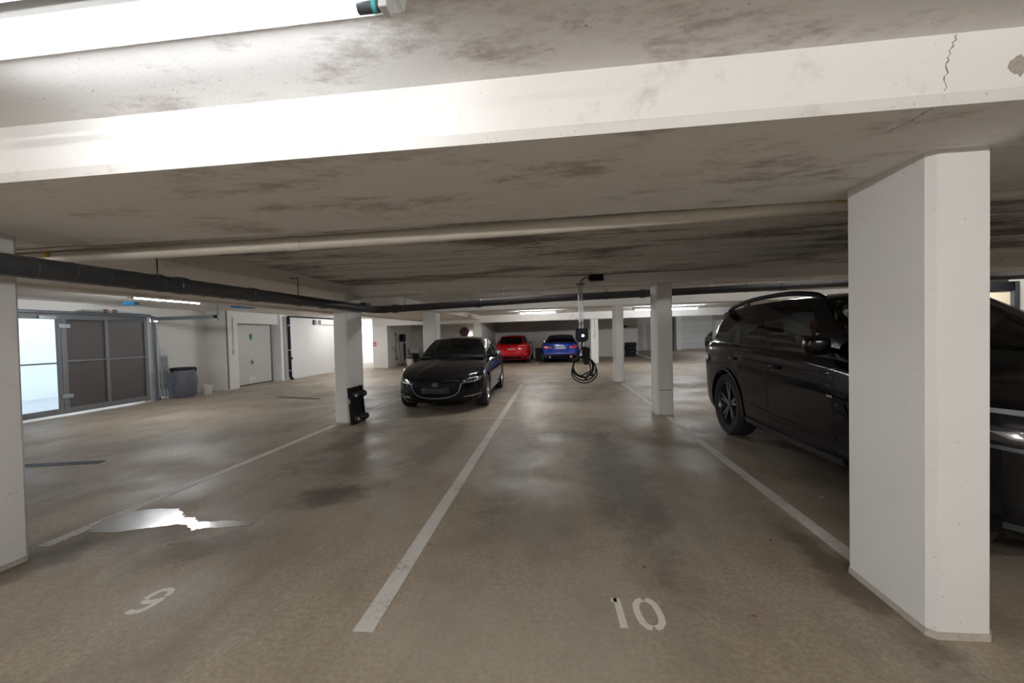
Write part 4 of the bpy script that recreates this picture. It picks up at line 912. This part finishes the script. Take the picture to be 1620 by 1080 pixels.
# ---------------------------------------------------------- big dark SUV on the right
def suv():
    c = Car(L=4.60, W=.955, sf=.72, sr=3.56, R=.415, Ra=.465, sill=.25, nf=.55, en=2.7, nr=.50, er=2.9, kb=.895, tw=.26,
            B=[(0, .88), (.1, .95), (.5, 1.03), (1.2, 1.12), (1.6, 1.16), (2.6, 1.20), (3.6, 1.235), (4.3, 1.25), (4.6, 1.17)],
            D=[(0, .90), (.1, .99), (.5, 1.08), (1.2, 1.16), (1.6, 1.20), (2.6, 1.22), (3.6, 1.245), (4.3, 1.26), (4.6, 1.19)],
            nose=[(.2, .10), (.4, .0), (.8, .0), (.95, .05), (1.1, .12)], tail=[(.2, .16), (.45, .02), (.8, .0), (1.15, .10)],
            gz=[(0, .90), (.08, .95), (.22, .975), (.40, .985), (.55, .99), (.66, 1.0), (.72, 1.0), (.80, .98), (.90, .968), (.96, .95), (1, .915)],
            a0=1.10, a1=1.92, d0=4.44, d1=4.20, wr=[(1.8, .66), (2.5, .69), (3.4, .69), (4.25, .665)], zr=[(1.8, 1.67), (2.1, 1.72), (2.6, 1.74), (3.2, 1.735), (4.25, 1.68)],
            win=[(.10, .42), (.45, .66), (.70, .93)], wv=(.05, .88), rw=(.1, .9), crown=.05, bow=.28, bow2=.12, bulge=.03)
    r = empty('suv_car', (2.27+.955, 2.24+2.30, 0), 0); tag(r, 'big black SUV with roof rails behind the right foreground pillar', 'car')
    c.body(r, 'paint_brownblack'); c.greenhouse(r, 'paint_brownblack', 'glass', 'glass_dark', None, 'paint_brownblack'); c.wheels(r, 'alloy_dark', 5, True); c.seats(r, 'tan', (2.35, 3.3)); mirrors(c, r, 1.52, 1.275, 'paint_brownblack', .07, (.10, .06, .08))
    handles(c, r, ((2.30, 1.03), (3.32, 1.06)), 'paint_brownblack')
    F, Rr = c.front, c.rear
    kg = c.patch([(-.46, .42), (.46, .42), (.52, .60), (.50, .80), (.36, .86), (-.36, .86), (-.50, .80), (-.52, .60)], F, .006, 'grille', 'black', r, 4)
    for k in range(9): x = -.4+k*.1; c.ribbon([(x, .46), (x, .82)], F, .016, .014, 'grille_bar', 'steel_dark', kg, 4)
    c.patch([(-.26, .36), (.26, .36), (.26, .47), (-.26, .47)], F, .012, 'number_plate', 'plate_dark', r, 2)
    def sd_(sg):
        X = lambda P: [(sg*a, b) for a, b in P]; sd = c.side(sg)
        c.ribbon(X([(.54, .925), (.74, .94), (.89, .955)]), F, [.03, .022], .010, 'daylight_strip', 'steel', r, 5)
        h = c.patch(X([(.58, .775), (.72, .765), (.87, .795), (.895, .84), (.86, .875), (.70, .865), (.60, .83)]), F, .008, 'headlight', 'lamp_glass', r, 3)
        c.patch(X([(.76, .80), (.82, .805), (.865, .84), (.79, .85)]), F, .014, 'reflector', 'lamp_white', h, 2)
        c.ribbon(X([(.56, .755), (.74, .742), (.90, .77)]), F, .02, .010, 'lamp_trim', 'steel_dark', r, 5)
        c.ribbon(X([(.90, .56), (.86, .46), (.70, .40), (.5, .38)]), F, .010, .006, 'bumper_crease', 'black', r, 5)
        c.ribbon(X([(.9, .34), (.5, .30), (.0, .29)]), F, .03, .010, 'bumper_strip', 'steel_dark', r, 5)
        # tail lamp wraps round the rear corner
        t = c.patch([(4.08, .98), (4.30, .95), (4.44, .93), (4.50, .95), (4.48, 1.04), (4.30, 1.08), (4.12, 1.05)], sd, .006, 'tail_light', 'lamp_glass', r, 3)
        c.ribbon([(4.14, 1.03), (4.30, 1.04), (4.44, 1.01)], sd, .02, .012, 'tail_streak', 'lamp_white', t, 4)  # pale streak paints a highlight onto the tail lamp
        for P in ([(1.42, 1.08), (1.38, .70), (1.46, .30)], [(2.42, 1.13), (2.45, .7), (2.42, .30)], [(3.42, 1.17), (3.30, .95), (3.06, .72)]): c.ribbon(P, sd, .008, .0014, 'door_seam', 'black', r, 5)
        c.ribbon([(1.30, .33), (2.2, .315), (3.02, .33)], sd, .05, .022, 'sill_strip', 'alloy_dark', r, 6)
        c.ribbon([(1.36, .50), (2.2, .50), (3.02, .54)], sd, .02, .008, 'side_crease', 'paint_brownblack', r, 6)
        c.patch([(1.20, .70), (1.36, .74), (1.35, .80), (1.24, .82)], sd, .008, 'fender_vent', 'black', r, 2); c.patch([(1.37, .845), (1.44, .845), (1.44, .865), (1.37, .865)], sd, .010, 'fender_badge', 'chrome', r, 1)
        for sw in (c.sf, c.sr):
            arcp = [(sw-(c.Ra+.022)*math.cos(a), c.R+(c.Ra+.022)*math.sin(a)) for a in np.linspace(-.28, PI+.28, 33)]
            c.ribbon(arcp, sd, .042, .014, 'arch_trim', 'paint_brownblack', r, 1)
        # roof rail on three feet
        g = c.gside(sg); P = []
        for k in range(25):
            a = k/24; s = 1.98+(4.12-1.98)*a; x = c.wrf(s)-.035; up = .072*min(1, math.sin(PI*a)**.45 if 0 < a < 1 else 0)
            P.append((sg*x, s-c.L/2, c.zrf(s)+.005+up))
        rr = MB().tube(P, .027, 8).build('roof_rail', 'black', r, 60)
        for s in (3.52,): x = c.wrf(s)-.035; MB().box(sg*x-.014, sg*x+.014, s-c.L/2-.06, s-c.L/2+.06, c.zrf(s), c.zrf(s)+.07).build('rail_foot', 'black', rr, bevel=.005)
    both(sd_)
    c.patch([(-.26, .82), (.26, .82), (.26, .93), (-.26, .93)], Rr, .010, 'number_plate', 'plate', r, 2)
    MB().box(-.55, .55, c.L/2-.46, c.L/2-.30, 1.68, 1.705).build('roof_spoiler', 'paint_brownblack', r, bevel=.01)
    return r
suv()

# ---------------------------------------------------------- red hatchback, rear towards the camera
def red_car():
    c = Car(L=4.35, W=.89, sf=.88, sr=3.55, R=.32, Ra=.365, sill=.21, nf=.7, nr=.55, er=2.7, kb=.87,
            B=[(0, .62), (.4, .80), (1.4, .93), (2.6, .96), (3.7, 1.0), (4.1, 1.0), (4.35, .93)], D=[(0, .64), (.4, .84), (1.4, .98), (2.6, 1.0), (3.7, 1.02), (4.1, 1.02), (4.35, .95)],
            nose=[(.2, .1), (.5, .0), (.8, .15)], tail=[(.2, .10), (.45, .0), (.7, .03), (1.0, .13)],
            a0=1.4, a1=2.1, d0=4.20, d1=3.72, wr=[(2, .56), (2.8, .58), (3.8, .54)], zr=[(2, 1.33), (2.6, 1.375), (3.2, 1.37), (3.8, 1.32)],
            win=[(.06, .44), (.48, .76), (.80, .92)], wv=(.08, .9), rw=(.06, .9), crown=.04)
    r = empty('hatchback_car', (-2.20, 22.02, 0), PI); tag(r, 'red hatchback parked rear towards camera at the back wall', 'car')
    c.body(r, 'paint_red'); c.greenhouse(r, 'paint_red', 'glass_dark'); c.wheels(r, 'alloy', 5, True); mirrors(c, r, 1.62, 1.02, 'black')
    R = c.rear
    def f(sg):
        X = lambda P: [(sg*a, b) for a, b in P]
        c.patch(X([(.40, .80), (.60, .79), (.80, .80), (.82, .86), (.62, .885), (.42, .86)]), R, .008, 'tail_light', 'tail', r, 3)
        c.ribbon(X([(.36, .885), (.62, .905), (.80, .88)]), R, .022, .010, 'tail_streak', 'lamp_white' if sg < 0 else 'paint_red', r, 4)
        c.ribbon(X([(.60, .52), (.72, .47), (.80, .52)]), R, .016, .008, 'reflector', 'lamp_white', r, 4)
    both(f)
    c.ribbon([(-.40, .86), (0, .875), (.40, .86)], R, .014, .008, 'boot_trim', 'paint_red', r, 5)
    c.patch([(.0, .90), (.05, .83), (-.05, .83)], R, .012, 'emblem', 'chrome', r, 1)
    p = c.patch([(-.18, .70), (.18, .70), (.18, .755), (-.18, .755)], R, .010, 'number_plate', 'plate', r, 2); c.ribbon([(-.13, .728), (.13, .728)], R, .012, .013, 'plate_text', 'plate_dark', p, 8)
    c.patch([(-.66, .24), (.66, .24), (.74, .34), (.66, .38), (-.66, .38), (-.74, .34)], R, .010, 'rear_diffuser', 'black', r, 4)
    MB().box(-.52, .52, c.L/2-.66, c.L/2-.46, 1.335, 1.355).build('roof_spoiler', 'paint_red', r, bevel=.008)
red_car()

# ---------------------------------------------------------- blue convertible, rear towards the camera
def blue_car():
    c = Car(L=4.62, W=.925, sf=.90, sr=3.65, R=.33, Ra=.375, sill=.21, nf=.75, nr=.5, er=3.0, kb=.86,
            B=[(0, .62), (.4, .78), (1.4, .91), (2.8, .92), (3.7, .95), (4.3, .96), (4.62, .90)], D=[(0, .64), (.4, .82), (1.4, .96), (2.8, .95), (3.7, .98), (4.3, 1.0), (4.62, .95)],
            nose=[(.2, .1), (.5, .0), (.8, .15)], tail=[(.2, .12), (.42, .0), (.7, .03), (.97, .05)],
            a0=1.45, a1=2.12, d0=3.95, d1=3.45, wr=[(2, .55), (2.8, .60), (3.5, .56)], zr=[(2, 1.28), (2.6, 1.335), (3.1, 1.33), (3.5, 1.25)],
            win=[(.07, .52), (.56, .74)], wv=(.08, .86), rw=(.12, .62), crown=.04)
    r = empty('convertible_car', (.28, 22.02, 0), PI-.035); tag(r, 'blue convertible with dark soft top parked rear towards camera', 'car')
    c.body(r, 'paint_blue'); c.greenhouse(r, 'paint_blue', 'glass_dark', None, 'fabric_top'); c.wheels(r, 'alloy', 5, True); mirrors(c, r, 1.68, .99, 'paint_blue')
    R = c.rear
    def f(sg):
        X = lambda P: [(sg*a, b) for a, b in P]
        t = c.patch(X([(.44, .70), (.62, .69), (.84, .72), (.86, .82), (.70, .84), (.46, .80)]), R, .008, 'tail_light', 'tail', r, 3)
        c.patch(X([(.46, .745), (.54, .745), (.54, .775), (.46, .775)]), R, .013, 'reverse_lamp', 'lamp_white', t, 1)
        c.ribbon(X([(.45, .41), (.62, .40), (.78, .43)]), R, .018, .008, 'reflector', 'tail', r, 4)
    both(f)
    c.ribbon([(-.60, .885), (0, .90), (.60, .885)], R, .020, .012, 'boot_lip', 'paint_blue', r, 5)
    c.ribbon([(-.42, .845), (0, .855), (.42, .845)], R, .012, .010, 'boot_trim', 'chrome', r, 5)
    p = c.patch([(-.27, .68), (.27, .68), (.27, .785), (-.27, .785)], R, .012, 'number_plate', 'plate', r, 2)
    c.ribbon([(-.20, .733), (.20, .733)], R, .03, .014, 'plate_text', 'steel_dark', p, 8)
    c.ribbon([(-.78, .485), (0, .47), (.78, .485)], R, .012, .006, 'bumper_crease', 'steel', r, 5)
    c.patch([(-.70, .23), (.70, .23), (.78, .36), (.66, .41), (-.66, .41), (-.78, .36)], R, .010, 'rear_diffuser', 'black', r, 4)
    for x in (-.5, .5): MB().lathe([(.045, 0), (.05, .06), (.04, .06), (.038, .0)], 16, 'y', (x, c.L/2-.06, .30)).build('exhaust_tip', 'chrome', r, 40)
blue_car()

# ---------------------------------------------------------- dark car half hidden behind the SUV
def far_car():
    c = Car(L=4.4, W=.90, sf=.88, sr=3.55, R=.32, Ra=.365, sill=.21,
            B=[(0, .66), (.4, .82), (1.4, .95), (2.6, .98), (3.7, 1.0), (4.4, .93)], D=[(0, .68), (.4, .86), (1.4, 1.0), (2.6, 1.0), (3.7, 1.02), (4.4, .95)],
            nose=[(.2, .1), (.5, .0), (.8, .15)], tail=[(.2, .1), (.5, .0), (1, .12)], a0=1.45, a1=2.1, d0=4.1, d1=3.5, wr=[(2, .57), (2.8, .59), (3.6, .55)], zr=[(2, 1.36), (2.7, 1.42), (3.6, 1.36)],
            win=[(.06, .44), (.48, .76), (.80, .92)], wv=(.08, .9), rw=(.08, .9))
    r = empty('saloon_car', (10.05, 24.4, 0), 0); tag(r, 'dark brown car half hidden behind the black SUV', 'car')
    c.body(r, 'paint_dark'); c.greenhouse(r, 'paint_dark', 'glass_dark'); c.wheels(r, 'alloy', 5, True); mirrors(c, r, 1.7, 1.08, 'black', .1, (.12, .07, .09))
    for sg in (1, -1): c.patch([(sg*a, b) for a, b in ((.48, .60), (.82, .64), (.82, .72), (.50, .68))], c.front, .006, 'headlight', 'lamp_glass', r, 2)
    c.patch([(-.4, .35), (.4, .35), (.44, .55), (-.44, .55)], c.front, .005, 'grille', 'black', r, 3)
far_car()
